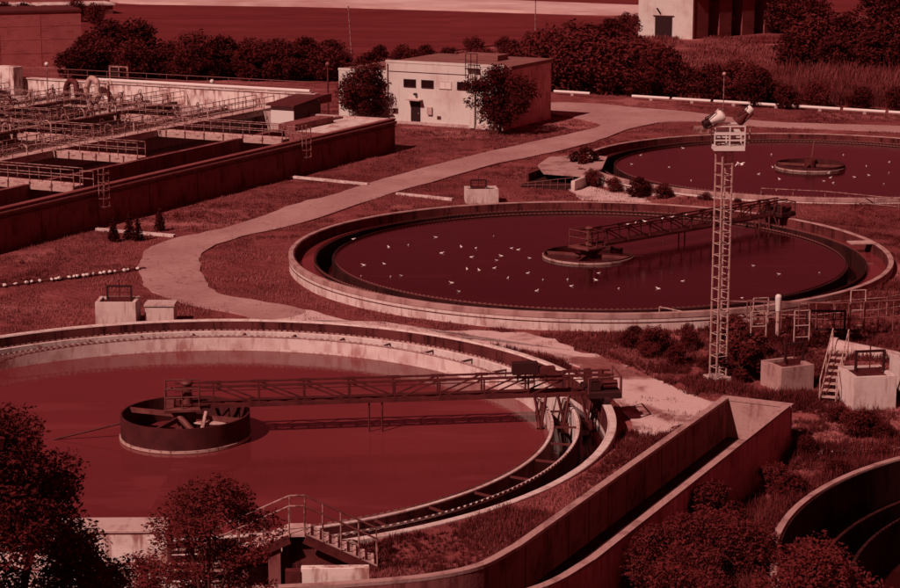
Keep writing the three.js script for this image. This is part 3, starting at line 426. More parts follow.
// ---------------------------------------------------------------- buildings
{
  const t = thing('pump_house', 'white flat roofed pump house with a row of small windows', 'building', [4.9, 0, -181.5], -0.487), H = 5.7;
  const L = 17.8, D = 10.2, x1 = -12.4;                                       // local x to the left is negative, z away is negative
  part('wall', [box(x1, 0, -0.1, H, -D, 0)], M.whitewash, t); part('wall', [box(-L, x1 - 0.002, -0.1, H - 1.0, -D + 0.5, -0.25)], M.whitewash, t);
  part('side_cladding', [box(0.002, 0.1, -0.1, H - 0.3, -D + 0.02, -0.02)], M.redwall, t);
  part('roof', [box(x1 + 0.15, 0.25, H - 0.28, H + 0.06, -D - 0.15, -1.2)], M.roof, t); part('roof', [box(-L - 0.1, x1 - 0.01, H - 0.99, H - 0.86, -D + 0.2, -0.55)], M.roof, t);
  part('parapet', [box(x1 - 0.05, 0.06, H + 0.002, H + 0.22, -0.28, 0.04)], M.whitewash, t); part('parapet', [box(-L - 0.05, x1 - 0.06, H - 0.998, H - 0.8, -0.5, -0.22)], M.whitewash, t);
  part('roof_box', [box(-7.4, -3.2, H + 0.062, H + 0.6, -7.5, -5.2, 0.03)], M.roof, t);
  for (const [x, c] of [[-10.4, 0], [-8.5, 0], [-6.6, 1], [-4.7, 0], [-2.7, 0]]) { const w = part('window', [box(x, x + 1.15, 3.55, 4.15, 0.005, 0.05)], c ? M.white : M.glass, t); part('frame', [box(x - 0.08, x + 1.23, 4.15, 4.22, 0.003, 0.07), box(x - 0.08, x + 1.23, 3.48, 3.55, 0.003, 0.09), box(x - 0.08, x, 3.55, 4.15, 0.003, 0.07), box(x + 1.15, x + 1.23, 3.55, 4.15, 0.003, 0.07), box(x + 0.55, x + 0.6, 3.55, 4.15, 0.003, 0.06)], c ? M.whitewash : M.door, w); }
  const d = part('door', [box(-9.7, -8.7, 0, 2.15, 0.005, 0.06)], M.door, t); part('handle', [box(-8.9, -8.82, 1, 1.1, 0.06, 0.12)], M.steel, d); part('canopy', [box(-9.95, -8.45, 2.28, 2.36, 0.005, 0.7)], M.concrete, d);
  const f = part('flue_duct', [box(-3.35, -2.85, 0, 5.0, 0.005, 0.3, 0.02)], M.whitewash, t); part('flue_cage', [bar([-3.7, 4.6, 0.4], [-3.7, 6.9, 0.4], 0.04), bar([-2.5, 4.6, 0.4], [-2.5, 6.9, 0.4], 0.04), bar([-3.1, 4.6, 0.5], [-3.1, 6.9, 0.5], 0.04), bar([-3.7, 6.9, 0.4], [-2.5, 6.9, 0.4], 0.04), bar([-3.7, 6.2, 0.4], [-2.5, 6.2, 0.4], 0.04), bar([-3.7, 5.5, 0.4], [-2.5, 5.5, 0.4], 0.04), box(-3.75, -2.45, 5.5, 5.56, 0.06, 0.55)], M.darksteel, f);
  part('downpipe', [bar([-12.2, 0.2, 0.1], [-12.2, 5.6, 0.1], 0.05, 8)], M.rail, t); part('downpipe', [bar([-0.3, 0.2, 0.1], [-0.3, 5.6, 0.1], 0.05, 8)], M.rail, t); part('cable_conduit', [bar([-12.1, 4.9, 0.04], [-3.4, 4.9, 0.04], 0.025, 6)], M.rust, t); part('wall_lamp', [box(-9.3, -9.05, 2.75, 2.95, 0.005, 0.3)], M.darksteel, t); part('vent', [box(-11.6, -11.1, 0.9, 1.4, 0.005, 0.05)], M.rust, t); part('vent', [box(-6.9, -6.5, 0.6, 0.9, 0.005, 0.05)], M.rust, t); part('meter_box', [box(-7.9, -7.4, 1.0, 1.7, 0.005, 0.2)], M.concrete, t);
  part('plinth', [box(-L - 0.05, 0.12, -0.1, 0.25, 0.008, 0.12)], M.concrete, t);
}
{
  const t = thing('white_shed', 'bright white shed with a dark square doorway by the top edge', 'building', [34.9, 0, -285.7], -0.448), H = 7.5;
  part('wall', [box(-8.3, 0, -0.1, H, -7, 0)], M.whitewash, t); const d = part('door', [box(-5.7, -3.1, 0, 3.1, 0.005, 0.08)], M.door, t); part('door_rail', [box(-6, -2.8, 3.12, 3.25, 0.005, 0.12)], M.rust, d); part('wall_lamp', [bar([-4.9, 3.5, 0.05], [-5.3, 4.3, 0.5], 0.12)], M.darksteel, t); part('roof', [box(-8.6, 0.3, H + 0.002, H + 0.25, -7.3, 0.3)], M.roof, t);
  const b = thing('brick_barn', 'long low barn with brick piers and dark openings by the top edge', 'building', [35.3, 0, -286.2], 0.72);
  part('back_wall', [box(0, 30, -0.1, 6.4, -6, -3)], M.rust, b); part('roof', [box(-0.5, 31, 6.402, 6.7, -7, 0.3)], M.roof, b);
  for (let k = 0; k < 6; k++) part('pier', [box(k * 5.1 + 0.2, k * 5.1 + 2.9, -0.1, 6.4, -2.99, 0)], M.panel, b);
  for (let k = 0; k < 5; k++) part('stall_gate', [box(k * 5.1 + 2.95, k * 5.1 + 5.25, k % 2 ? 2.2 : 4.4, k % 2 ? 2.7 : 5.2, -0.9, -0.8)], M.rust, b);
}
{
  const t = thing('panel_building', 'plain weathered concrete building at the top left corner', 'building', [-45.6, 0, -245.5], 0.34);
  part('wall', [box(-18, 0, -0.1, 6.6, -9, 0)], M.brick2, t); part('roof_edge', [box(-18.1, 0.12, 6.602, 6.85, -9.1, 0.12)], M.rust, t);
  for (let k = 1; k < 4; k++) part('panel_joint', [box(-18, 0.02, k * 1.65 - 0.03, k * 1.65 + 0.03, 0.003, 0.02)], M.brick2, t);
  for (let k = 1; k < 4; k++) part('panel_joint', [box(-k * 5 - 0.03, -k * 5 + 0.03, 0, 6.59, 0.021, 0.035)], M.brick2, t);
}
[[-64, -338, 12, 7, 'flat pale slab roofed shed beyond the field at the top left'], [-76, -336, 9, 5, 'second flat pale shed beyond the field at the far left']].forEach(([x, z, a, b, l]) => { const t = thing('slab_shed', l, 'shed', [x, 0, z], 0.4, 'pale sheds beyond the field'); part('wall', [box(-a / 2, a / 2, 0, 1.6, -b / 2, b / 2)], M.panel, t); part('roof', [box(-a / 2 - 0.3, a / 2 + 0.3, 1.602, 1.9, -b / 2 - 0.3, b / 2 + 0.3)], M.pale, t); });
// ---------------------------------------------------------------- floodlight mast
{
  const t = thing('floodlight_mast', 'tall pale lattice floodlight mast with a railed basket between the tanks', 'mast', [12.5, 0, -89.3], 0.47), h = 0.27, TY = 10.75;
  const C = [[-h, h], [h, h], [h, -h], [-h, -h]];
  for (const [x, z] of C) part('leg', beam([x, -0.1, z], [x, TY, z], 0.06, 0.06), M.steel, t);
  for (let y = 0.55; y < TY; y += 0.53) { part('cross_bar', bar([-h, y, h], [h, y, h], 0.022), M.steel, t); part('cross_bar', bar([-h, y, -h], [h, y, -h], 0.022), M.steel, t); part('cross_bar', bar([-h, y, -h], [-h, y, h], 0.022), M.steel, t); }
  for (let y = 0.3; y < TY; y += 0.29) part('rung', bar([h, y, -h], [h, y, h], 0.024), M.steel, t);
  part('base_block', [box(-0.5, 0.5, -0.3, 0.12, -0.5, 0.5, 0.03)], M.concrete, t);
  const P = (name, g, m) => { const o = part(name, g, m, t); o.rotation.y = -0.47; return o; };
  P('basket_floor', [box(-0.55, 0.85, TY + 0.001, TY + 0.2, -0.6, 0.6)], M.white);
  for (const x of [-0.53, 0.15, 0.83]) for (const z of [-0.58, 0.58]) P('basket_post', beam([x, TY + 0.2, z], [x, TY + 1.15, z], 0.055, 0.055), M.white);
  for (const y of [0.48, 0.78, 1.12]) { for (const z of [-0.58, 0.58]) P('basket_rail', beam([-0.55, TY + y, z], [0.85, TY + y, z], 0.06, y > 0.7 && y < 0.8 ? 0.13 : 0.06), M.white); for (const x of [-0.53, 0.83]) P('basket_rail', beam([x, TY + y, -0.58], [x, TY + y, 0.58], 0.05, 0.05), M.steel); }
  P('side_bracket', [bar([-0.55, TY + 1.0, 0], [-1.35, TY + 1.0, 0], 0.04), box(-1.4, -0.75, TY + 0.75, TY + 1.05, -0.2, 0.2)], M.rail); P('side_bracket', [bar([0.85, TY + 1.1, 0], [1.15, TY + 0.9, 0], 0.04), bar([1.15, TY + 0.9, 0], [1.1, TY + 0.3, 0], 0.04), bar([1.1, TY + 0.3, 0], [0.85, TY + 0.2, 0], 0.04)], M.rail);
  const bell = [[0.02, -0.28], [0.12, -0.28], [0.16, -0.1], [0.2, 0], [0.33, 0.38], [0.35, 0.5], [0.31, 0.5], [0.02, 0.36]].map((p) => new THREE.Vector2(...p));
  const lamp = (x, y, z, rx, rz, m1, m2) => { const f = new THREE.Group(); f.name = 'floodlight'; f.position.set(x, TY + y, z); f.rotation.set(rx, 0, rz); f.scale.setScalar(0.85); t.add(f); part('reflector', new THREE.LatheGeometry(bell, 20), m1, f); part('ballast', [new THREE.CylinderGeometry(0.22, 0.22, 0.34, 14).translate(0, -0.45, 0)], m2, f); part('yoke', [bar([-0.38, 0.25, 0], [-0.38, -0.45, 0], 0.03), bar([0.38, 0.25, 0], [0.38, -0.45, 0], 0.03), bar([-0.38, -0.45, 0], [0.38, -0.45, 0], 0.03)], M.darksteel, f); };
  lamp(-0.85, 1.42, 0.3, 0.4, -1.15, M.white, M.darksteel); lamp(0.80, 1.5, 0.3, 0.4, 2.45, M.rust, M.white); lamp(-0.35, 1.4, -0.35, 0.9, -0.5, M.steel, M.rust); for (const x of [-0.6, 0.7]) part('lamp_arm', bar([x, TY + 1.1, 0], [x * 1.25, TY + 1.45, 0.15], 0.035), M.steel, t);
}
// ---------------------------------------------------------------- valve chambers, stairs, frames
function chamber(p, turn, w, d, h, label, o = {}) {
  const t = thing('valve_chamber', label, 'chamber', p, turn, 'concrete valve chambers'), k = 0.18;
  part('wall', [box(-w / 2, w / 2, -0.6, h, d / 2 - k, d / 2), box(-w / 2, w / 2, -0.6, h, -d / 2, -d / 2 + k), box(-w / 2, -w / 2 + k, -0.6, h, -d / 2 + k, d / 2 - k), box(w / 2 - k, w / 2, -0.6, h, -d / 2 + k, d / 2 - k)], o.m || M.pale, t);
  part('floor', [box(-w / 2 + k, w / 2 - k, -0.6, h - (o.deep ?? 0.14), -d / 2 + k, d / 2 - k)], M.stained, t);
  if (o.frame) { const [x, fw, fh] = o.frame, a = h + 0.002; part('sluice_frame', [box(x - fw / 2, x - fw / 2 + 0.1, a, a + fh, -0.06, 0.06), box(x + fw / 2 - 0.1, x + fw / 2, a, a + fh, -0.06, 0.06), box(x - fw / 2 + 0.1, x + fw / 2 - 0.1, a + fh - 0.1, a + fh, -0.06, 0.06)], M.darksteel, t); part('sluice_gate', [box(x - fw / 2 + 0.1, x + fw / 2 - 0.1, h - 0.5, h + 0.15, -0.03, 0.03)], M.rust, t); part('spindle', [bar([x, h, 0], [x, a + fh + 0.3, 0], 0.03), bar([x - fw / 2 + 0.1, a + fh * 0.5, 0], [x + fw / 2 - 0.1, a + fh * 0.5, 0], 0.025)], M.rust, t); }
  return t;
}
chamber([15.45, 0, -87.7], 0.42, 1.75, 1.7, 1.15, 'weathered valve chamber with dark open top left of the steel stair', { frame: [0.35, 1.05, 0.9], m: M.edge });
chamber([18.55, 0, -85.1], 0.16, 1.95, 2.1, 1.4, 'pale valve chamber right of the steel stair with a dark frame on top', { frame: [0.1, 1.4, 0.95] });
chamber([21.3, 0, -87.2], 0.1, 2.0, 2.0, 1.5, 'valve chamber cut off by the right edge beside the pale one', { frame: [0, 1.2, 1] });
chamber([-17.4, 0, -101.0], 0, 2.1, 1.6, 1.25, 'pale valve chamber with dark frame behind the nearest tank', { frame: [0.1, 1.35, 0.75] });
const ch5 = chamber([-15.2, 0, -101.3], 0, 1.5, 1.2, 0.85, 'low pale chamber with a slab lid behind the nearest tank', {}); part('lid', [box(-0.8, 0.8, 0.92, 1.02, -0.65, 0.65)], M.concrete, ch5); part('lid_prop', [box(-0.7, 0.7, 0.852, 0.918, -0.5, 0.4)], M.darksteel, ch5);
chamber([2.25, 0, -140.5], 0.1, 2.3, 1.7, 1.0, 'small pale chamber with rusty gear behind the middle tank', { frame: [-0.2, 1.2, 0.6], m: M.pale });
{ // steel stair
  const t = thing('steel_stair', 'narrow steel stair with handrails between the two valve chambers', 'stair', [16.85, 0, -85.2], -0.33), n = 8, run = 3.6, rise = 1.55;
  for (const x of [-0.36, 0.36]) { part('stringer', beam([x, 0, 0], [x, rise, -run], 0.05, 0.2), M.rail, t); part('handrail', bar([x, 0.95, 0], [x, rise + 0.95, -run], 0.03), M.steel, t); for (const f of [0, 0.5, 1]) part('post', bar([x, rise * f, -run * f], [x, rise * f + 0.95, -run * f], 0.03), M.steel, t); }
  for (let k = 0; k < n; k++) part('tread', [box(-0.34, 0.34, rise * (k + 0.7) / n - 0.04, rise * (k + 0.7) / n, -run * (k + 1) / n, -run * (k + 0.25) / n)], M.steel, t);
}
{ const t = thing('pipe_culvert', 'pale weathered concrete pipe lying behind the valve chambers', 'pipe', [19.9, 0.1, -94.6], -0.1); part('barrel', bar([-1.0, 0, 0], [2.0, -0.25, 1.4], 0.5, 20), M.concrete, t); part('collar', bar([-1.1, 0, 0], [-0.8, 0, 0.1], 0.58, 20), M.concrete, t); }
{ const t = thing('vent_post', 'white capped vent post behind the left valve chamber', 'post', [16.6, 0, -97.5]); part('pipe', bar([0, 0, 0], [0, 1.9, 0], 0.1, 12), M.steel, t); part('cap', [new THREE.CylinderGeometry(0.17, 0.13, 0.7, 12).translate(0, 1.75, 0), new THREE.SphereGeometry(0.17, 12, 6).translate(0, 2.1, 0)], M.white, t); }
[[[15.4, -96], 'left'], [[17.6, -96.2], 'second'], [[20.8, -98.3], 'third'], [[16.0, -99.2], 'fourth']].forEach(([[x, z], n], i) => { const t = thing('pipe_stand', ['small pale pipe frame left of the vent post', 'small pale pipe frame right of the vent post', 'tall ladder like pipe frame near the right edge', 'pipe frame farther back below the tank wall'][i], 'frame', [x, 0, z], 0.2, 'pipe frames behind the chambers'); const hh = i === 2 ? 2.3 : 1.7; part('upright', bar([-0.4, 0, 0], [-0.4, hh, 0], 0.04), M.steel, t); part('upright', bar([0.4, 0, 0], [0.4, hh, 0], 0.04), M.steel, t); for (const f of [1, 0.55, 0.2]) part('cross_bar', bar([-0.4, hh * f, 0], [0.4, hh * f, 0], 0.03), M.steel, t); });
{ const t = thing('sluice_frame', 'dark rectangular frame behind the steel stair', 'frame', [18.9, 0, -96.8], -0.05); part('frame', [box(-1, -0.9, 0, 1.6, -0.05, 0.05), box(0.9, 1, 0, 1.6, -0.05, 0.05), box(-0.9, 0.9, 1.5, 1.6, -0.05, 0.05), box(-0.9, 0.9, 0.55, 0.65, -0.05, 0.05)], M.darksteel, t); for (let k = 0; k < 6; k++) part('bar', bar([-0.75 + k * 0.3, 0.65, 0], [-0.75 + k * 0.3, 1.5, 0], 0.02), M.rust, t); }
for (const [pts, l, hh, st, m] of [[[[15.2, 0, -98.6], [19.5, 0, -97.9], [23.5, 0, -98.8], [27, 0, -100.5]], 'close set post railing behind the valve chambers', 1.7, 0.85, M.railred], [[[14.2, 0, -100.6], [18.6, 0, -99.9], [23, 0, -101.5], [27, 0, -104.5]], 'pipe railing below the right side of the middle tank', 1.25, 1.5, M.rail], [[[22.2, 0, -139.2], [26.5, 0, -137.8], [31, 0, -134.6], [36, 0, -129]], 'pipe railing between the middle and the farthest tank', 1.15, 1.9, M.rail], [[[11, 0, -101.2], [12.3, 0, -99.8]], 'short pale rail left of the floodlight mast', 0.8, 1.2, M.steel]]) { const t = thing('pipe_railing', l, 'railing', [0, 0, 0]); railing(t, pts, hh, st, m, [1, 0.5], 0.035); }
{ // covered pit beside the farthest tank
  const t = thing('covered_pit', 'pale flat cover over a dark fenced pit beside the farthest tank', 'pit', [7.0, 0, -147.2], -0.42);
  part('cover', sheet([[-3.2, -9.5], [-1.0, -12], [1.0, -11.6], [2.9, -5], [2.9, -1.2], [-0.5, -1.4], [-2.4, -5]], 0.75, 0.14), M.edge, t);
  part('side_wall', [box(2.6, 2.9, -0.4, 0.748, -5, 0.9)], M.pale, t); part('back_wall', [box(-1.8, 2.6, -0.4, 0.748, -5, -4.7)], M.stained, t); part('side_wall', [box(-1.9, -1.7, -0.4, 0.748, -5, -1.4)], M.stained, t);
  part('pit_floor', [box(-1.7, 2.6, -0.3, 0.14, -4.7, 0.4)], M.darksteel, t);
  for (let k = 0; k <= 7; k++) part('fence_post', bar([-1.6 + k * 0.6, 0, 0.5], [-1.6 + k * 0.6, 0.25 + k * 0.1, 0.5], 0.025), M.railred, t); for (const f of [0.45, 1]) part('fence_rail', bar([-1.6, 0.25 * f, 0.5], [2.6, 0.95 * f, 0.5], 0.022), M.railred, t);
}
// ---------------------------------------------------------------- stile bridge over the channel bend
{
  const t = thing('stile_bridge', 'humped footbridge with steel handrails at the bottom by the small tree', 'footbridge', [-5.0, 0.35, -61.6], 0.06);
  const A = [-3.6, 0.15], B = [-0.25, 1.62], B2 = [0.25, 1.62], Cc = [2.6, 0.45];
  for (const [p, q] of [[A, B], [B, B2], [B2, Cc]]) part('deck', beam([p[0], p[1], 0], [q[0], q[1], 0], 1.1, 0.1), M.deck, t);
  for (const z of [-0.56, 0.56]) for (const [p, q] of [[A, B], [B2, Cc]]) { part('stringer', beam([p[0], p[1] - 0.12, z], [q[0], q[1] - 0.12, z], 0.08, 0.3), M.rust, t); part('handrail', bar([p[0], p[1] + 1, z], [q[0], q[1] + 1, z], 0.035), p === A ? M.rail : M.redsteel, t); for (let k = 0; k <= 4; k++) { const f = k / 4; part('post', bar([lerp(p[0], q[0], f), lerp(p[1], q[1], f), z], [lerp(p[0], q[0], f), lerp(p[1], q[1], f) + 1, z], 0.03), M.rail, t); } }
  for (const z of [-0.56, 0.56]) part('handrail', bar([B[0], B[1] + 1, z], [B2[0], B2[1] + 1, z], 0.035), M.rail, t);
  part('pier', [box(-0.95, -0.55, -2.2, 1.2, -0.5, 0.5)], M.dim, t); part('pier', [box(-2.4, -1.6, -2.2, 0.45, -0.5, 0.5)], M.dim, t);
  { const g = new THREE.ExtrudeGeometry(new THREE.Shape([[-0.5, 1.25], [0.3, 1.25], [2.5, 0.15], [2.5, -2.6], [-0.5, -2.6]].map((p) => new THREE.Vector2(...p))), { depth: 0.7, bevelEnabled: false }).translate(0, 0, -0.55); part('abutment', g, M.stained, t); }
  for (let k = 0; k < 8; k++) { const f = (k + 0.5) / 8; part('cleat', [box(-0.45, 0.45, -0.02, 0.05, -0.04, 0.04)].map((g) => g.rotateY(Math.PI / 2).translate(lerp(B2[0], Cc[0], f), lerp(B2[1], Cc[1], f) + 0.07, 0)), M.deck, t); }
}
{ const t = thing('stained_wall', 'pale streaked concrete wall at the bottom below the footbridge', 'wall', [-3.7, 0, -59.2], 0.03); part('slab', [box(-1.0, 1.15, -3, 1.58, -0.15, 0.15, 0.02)], M.whitestain, t); part('buttress', [box(-1.5, -1.02, -3, 1.5, -0.1, 0.2)], M.rust, t); }
{ const t = thing('inlet_chamber', 'pale stained concrete chamber before the nearest tank at the lower left', 'chamber', [-10.3, 0, -60.1], 0.02); part('wall', [box(-2.2, 1.3, -2.5, 2.55, -0.7, 0.5)], M.whitestain, t); part('coping', [box(-2.25, 1.35, 2.552, 2.66, -0.75, 0.56, 0.02)], M.concrete, t); part('lower_wall', [box(-3, 3.4, -2.5, 1.0, 0.502, 0.9)], M.whitestain, t); }
{ const t = thing('twin_pipe', 'pair of thin pale pipes running before the stained chamber', 'pipe', [-10.3, 0, -59.0], 0.02); for (const [y, z] of [[1.75, 0], [1.58, 0.15]]) part('pipe_run', bar([-1.2, y, z], [3.4, y - 0.05, z], 0.055, 10), M.rail, t); for (const x of [-1, 0.6, 2.2, 3.3]) part('bracket', [box(x - 0.04, x + 0.04, 1.0, 1.72, -0.08, 0.2)], M.rust, t); }
// ---------------------------------------------------------------- poles, pipe fence, stones
for (const [x, z, h, lean, l] of [[-12.9, -259.7, 6.2, -0.06, 'slim leaning pale pole standing in the field left of the pump house'], [12.2, -283.9, 5.4, 0, 'slim upright pale pole in front of the embankment track']]) { const t = thing('field_pole', l, 'pole', [x, 0, z], 0, 'poles in the field'); t.rotation.z = -lean; part('pole', bar([0, 0, 0], [0, h, 0], 0.09, 8, 0.06), M.rail, t); part('cap', bar([0, h, 0], [0, h + 0.15, 0], 0.1, 8), M.rail, t); }
{ const t = thing('lamp_post', 'thin lamp post at the hedge behind the farthest tank', 'lamp', [27.4, 0, -197.4]); part('pole', bar([0, 0, 0], [0, 3.5, 0], 0.05, 8), M.rail, t); part('lamp_head', new THREE.SphereGeometry(0.2, 12, 8).translate(0, 3.6, 0), M.steel, t); }
{ const t = thing('lamp_post', 'dark lamp post left of the pump house beside the basin end', 'lamp', [-12.0, 0, -194]); part('pole', bar([0, 0, 0], [0, 4.8, 0], 0.09, 8), M.rust, t); part('lamp_head', new THREE.SphereGeometry(0.22, 12, 8).translate(0, 4.9, 0), M.railred, t); }
{ const A = [11.2, -212], Bq = [47, -190.5], n = 9; for (let k = 0; k < n; k++) { if (k === 1) continue; const f = k / n, g = (k + 0.93) / n; const t = thing('pale_pipe', 'length of pale pipe laid end to end along the hedge behind the farthest tank', 'pipe', [0, 0, 0], 0, 'pale pipes along the hedge'); part('pipe_run', bar([lerp(A[0], Bq[0], f), 0.32, lerp(A[1], Bq[1], f)], [lerp(A[0], Bq[0], g), 0.32, lerp(A[1], Bq[1], g)], 0.16, 10), M.white, t); part('support', [box(-0.15, 0.15, -0.1, 0.2, -0.15, 0.15).translate(lerp(A[0], Bq[0], (f + g) / 2), 0, lerp(A[1], Bq[1], (f + g) / 2))], M.concrete, t); } }
{ const G = new THREE.IcosahedronGeometry(0.16, 1), p = G.attributes.position; for (let i = 0; i < p.count; i++) { const s = 0.8 + 0.4 * hash(Math.round(p.getX(i) * 99), Math.round(p.getY(i) * 99), Math.round(p.getZ(i) * 99)); p.setXYZ(i, p.getX(i) * s, p.getY(i) * s * 0.8, p.getZ(i) * s); } G.computeVertexNormals(); const g = geo([G]); g.userData.done = true;
  for (let k = 0; k < 40; k++) { const f = k / 39 + rr(-0.015, 0.015), skip = rnd() < (f < 0.45 ? 0.5 : 0.2); if (skip) continue; const o = part('edging_stone', g, M.white); o.position.set(lerp(-26.5, -18.6, f), 0.12, lerp(-109.4, -115, f) + rr(-0.05, 0.05)); o.rotation.y = rnd() * 6; o.scale.set(rr(0.4, 1.2), rr(0.4, 0.8), rr(0.4, 0.9)); tag(o, 'whitewashed stone in the row across the lawn left of the road bend', 'stone', 'whitewashed edging stones'); }
  const b = part('edging_bank', [beam([-27.5, 0.0, -109.0], [-18.2, 0.0, -115.6], 0.35, 0.16)], M.stained); tag(b, 'dark earth strip behind the row of whitewashed stones', 'edging'); }
// ---------------------------------------------------------------- birds
{
  const prof = [[-0.27, 0.005, 0.10], [-0.2, 0.03, 0.105], [-0.1, 0.075, 0.08], [0, 0.095, 0.07], [0.1, 0.08, 0.09], [0.15, 0.05, 0.14], [0.17, 0.042, 0.19], [0.21, 0.045, 0.215], [0.25, 0.035, 0.21], [0.28, 0.012, 0.205], [0.32, 0.004, 0.2]];
  const bird = (wing) => {
    const P = [], n = 8; const q = (i, k) => { const [x, r, y] = prof[i], a = k / n * 6.28319; return [x, y + r * Math.sin(a), r * 1.05 * Math.cos(a)]; };
    for (let i = 0; i + 1 < prof.length; i++) for (let k = 0; k < n; k++) P.push(...q(i, k), ...q(i, k + 1), ...q(i + 1, k + 1), ...q(i, k), ...q(i + 1, k + 1), ...q(i + 1, k));
    if (wing) for (const s of [-1, 1]) for (let k = 0; k < 4; k++) { const z0 = 0.06 + k * 0.15, z1 = z0 + 0.15, h0 = 0.1 + 0.1 * Math.sin(k * 0.9), h1 = 0.1 + 0.1 * Math.sin(k * 0.9 + 0.9), c0 = 0.1 - k * 0.02, c1 = 0.1 - (k + 1) * 0.022, sw = k * 0.03; for (const e of [0, 0.012]) P.push(c0 - sw, h0 + e, s * z0, -c0 - sw, h0 + e, s * z0, c1 - sw - 0.03, h1 + e, s * z1, -c0 - sw, h0 + e, s * z0, -c1 - sw - 0.03, h1 + e, s * z1, c1 - sw - 0.03, h1 + e, s * z1); }
    const g = new THREE.BufferGeometry(); g.setAttribute('position', new THREE.Float32BufferAttribute(P, 3)); g.computeVertexNormals(); const r = geo([g]); r.userData.done = true; return r;
  };
  const bg = bird(false), fg = bird(true);
  const put = (g, x, y, z, l, gr) => { const o = part('gull', g, M.bird); o.position.set(x, y, z); o.rotation.y = rnd() * 6.28; o.scale.setScalar(rr(0.4, 0.56)); return tag(o, l, 'bird', gr); };
  [[-0.9, -123.6], [-0.5, -118.2], [0.7, -120.3], [1.6, -119.8], [1.3, -116.9], [2.8, -124], [1, -113.2], [1.7, -112.9], [2.6, -113.5], [2.8, -115.9], [3.1, -117.3], [3.8, -119.8], [4.2, -119.3], [4.8, -116.6], [4.5, -112], [3.3, -110.5], [5.3, -110], [6.7, -110.1], [0.1, -109.2], [6.8, -108.3], [-6.1, -122.9], [-3.8, -120.2], [-2.6, -120.9], [-3.9, -114.8], [-5.1, -114.4], [-5.1, -111.1], [-3.4, -110.9], [-2.8, -111.2], [0.5, -106.8], [4.8, -107], [8.6, -112], [8.3, -110], [9.4, -107.6], [11.6, -107.6], [13.2, -109.7], [13.3, -121.9], [17.9, -114.2], [19, -111.7], [21.4, -112], [15.9, -105.1]].forEach(([x, z]) => put(bg, x, 0.40, z, 'small white gull floating on the middle tank', 'gulls on the middle tank'));
  [[26.5, -161.6], [23.8, -150.8], [25.5, -154.6], [25, -148.3], [23.9, -142.9], [29.2, -152.9], [29.3, -151.4], [29, -149], [28.2, -147.3], [28.7, -146.3], [27.9, -141.5], [32.4, -161.4], [33, -155.1], [32.2, -150.3], [35.3, -157.4], [34, -151.4], [32.4, -145.8], [30.9, -149.3], [15.7, -161.4], [14.5, -156.2], [17.3, -154.6], [18.2, -147.5], [19.7, -165.7]].forEach(([x, z]) => put(bg, x, 0.40, z, 'small white gull floating on the farthest tank', 'gulls on the farthest tank'));
  for (const d of [3, 3.7, 4.5, 6.1, 7, 8.3]) put(bg, 8.34 + d * 0.7518 + 0.4 * 0.66, 2.09, -117.1 - d * 0.6594 + 0.4 * 0.75, 'small white gull perched on the truss bridge of the middle tank', 'gulls perched on the bridge');
  put(fg, 20.5, 2.9, -138.2, 'white gull flying low with spread wings right of the floodlight mast', 'flying gulls').scale.setScalar(1.1);
}
// ---------------------------------------------------------------- vegetation
const free0 = (x, z) => !TANKS.some(([a, b]) => Math.hypot(x - a, z - b) < 18.9) && chDist(x, z)[0] > 2 && Math.hypot(x - 15.45, z + 87.7) > 2 && Math.hypot(x - 18.5, z + 85.5) > 2.2 && Math.hypot(x - 17, z + 86) > 1.5 && Math.hypot(x - 12.5, z + 89.3) > 1;
function leafCloud(lobes, n, size, seedv, thin = 0.9) {                        // leaf faces in the shells and inside of many small clumps
  const keep = seed; seed = seedv; const P = [], N = [];
  const tot = lobes.reduce((a, l) => a + l[3] * l[3], 0), q = new THREE.Quaternion(), e = new THREE.Euler(), A = V(), c = V();
  for (const [lx, ly, lz, lr, ys = 0.85] of lobes) {
    const m = Math.round(n * lr * lr / tot);
    for (let i = 0; i < m; i++) {
      const th = rnd() * 6.28319, ph = Math.acos(2 * rnd() - 1), k = lr * Math.pow(rnd(), 0.36) * (0.85 + 0.3 * rnd());
      c.set(Math.sin(ph) * Math.cos(th), Math.cos(ph) * ys, Math.sin(ph) * Math.sin(th)); const nn = c.clone(); c.multiplyScalar(k).add(A.set(lx, ly, lz));
      if (rnd() > thin) continue;
      const s = size * rr(0.6, 1.35); q.setFromEuler(e.set(rr(-1.2, 1.2), rnd() * 6.28, rr(-1.2, 1.2)));
      const v = [[0, 0, -s], [s * 0.42, s * 0.1, 0], [0, 0, s], [-s * 0.42, s * 0.1, 0]].map((p) => V(...p).applyQuaternion(q).add(c));
      P.push(...v[0].toArray(), ...v[2].toArray(), ...v[1].toArray(), ...v[0].toArray(), ...v[3].toArray(), ...v[2].toArray());
    }
  }
  seed = keep; const g = new THREE.BufferGeometry(); g.setAttribute('position', new THREE.Float32BufferAttribute(P, 3)); g.computeVertexNormals(); uvM(g); g.userData.done = true; return g;
}
function lobesOf(w, h, y0, n, s, r0 = 0.3, r1 = 0.48) { const keep = seed; seed = s; const L = []; for (let i = 0; i < n; i++) { const th = rnd() * 6.283, v = rnd(), rad = Math.sqrt(rnd()) * w * 0.5 * Math.sin(Math.PI * (0.18 + 0.72 * v)); L.push([rad * Math.cos(th), y0 + h * v * 0.86 + h * 0.07, rad * Math.sin(th), rr(r0, r1) * Math.min(w, h) * 0.5]); } seed = keep; return L; }
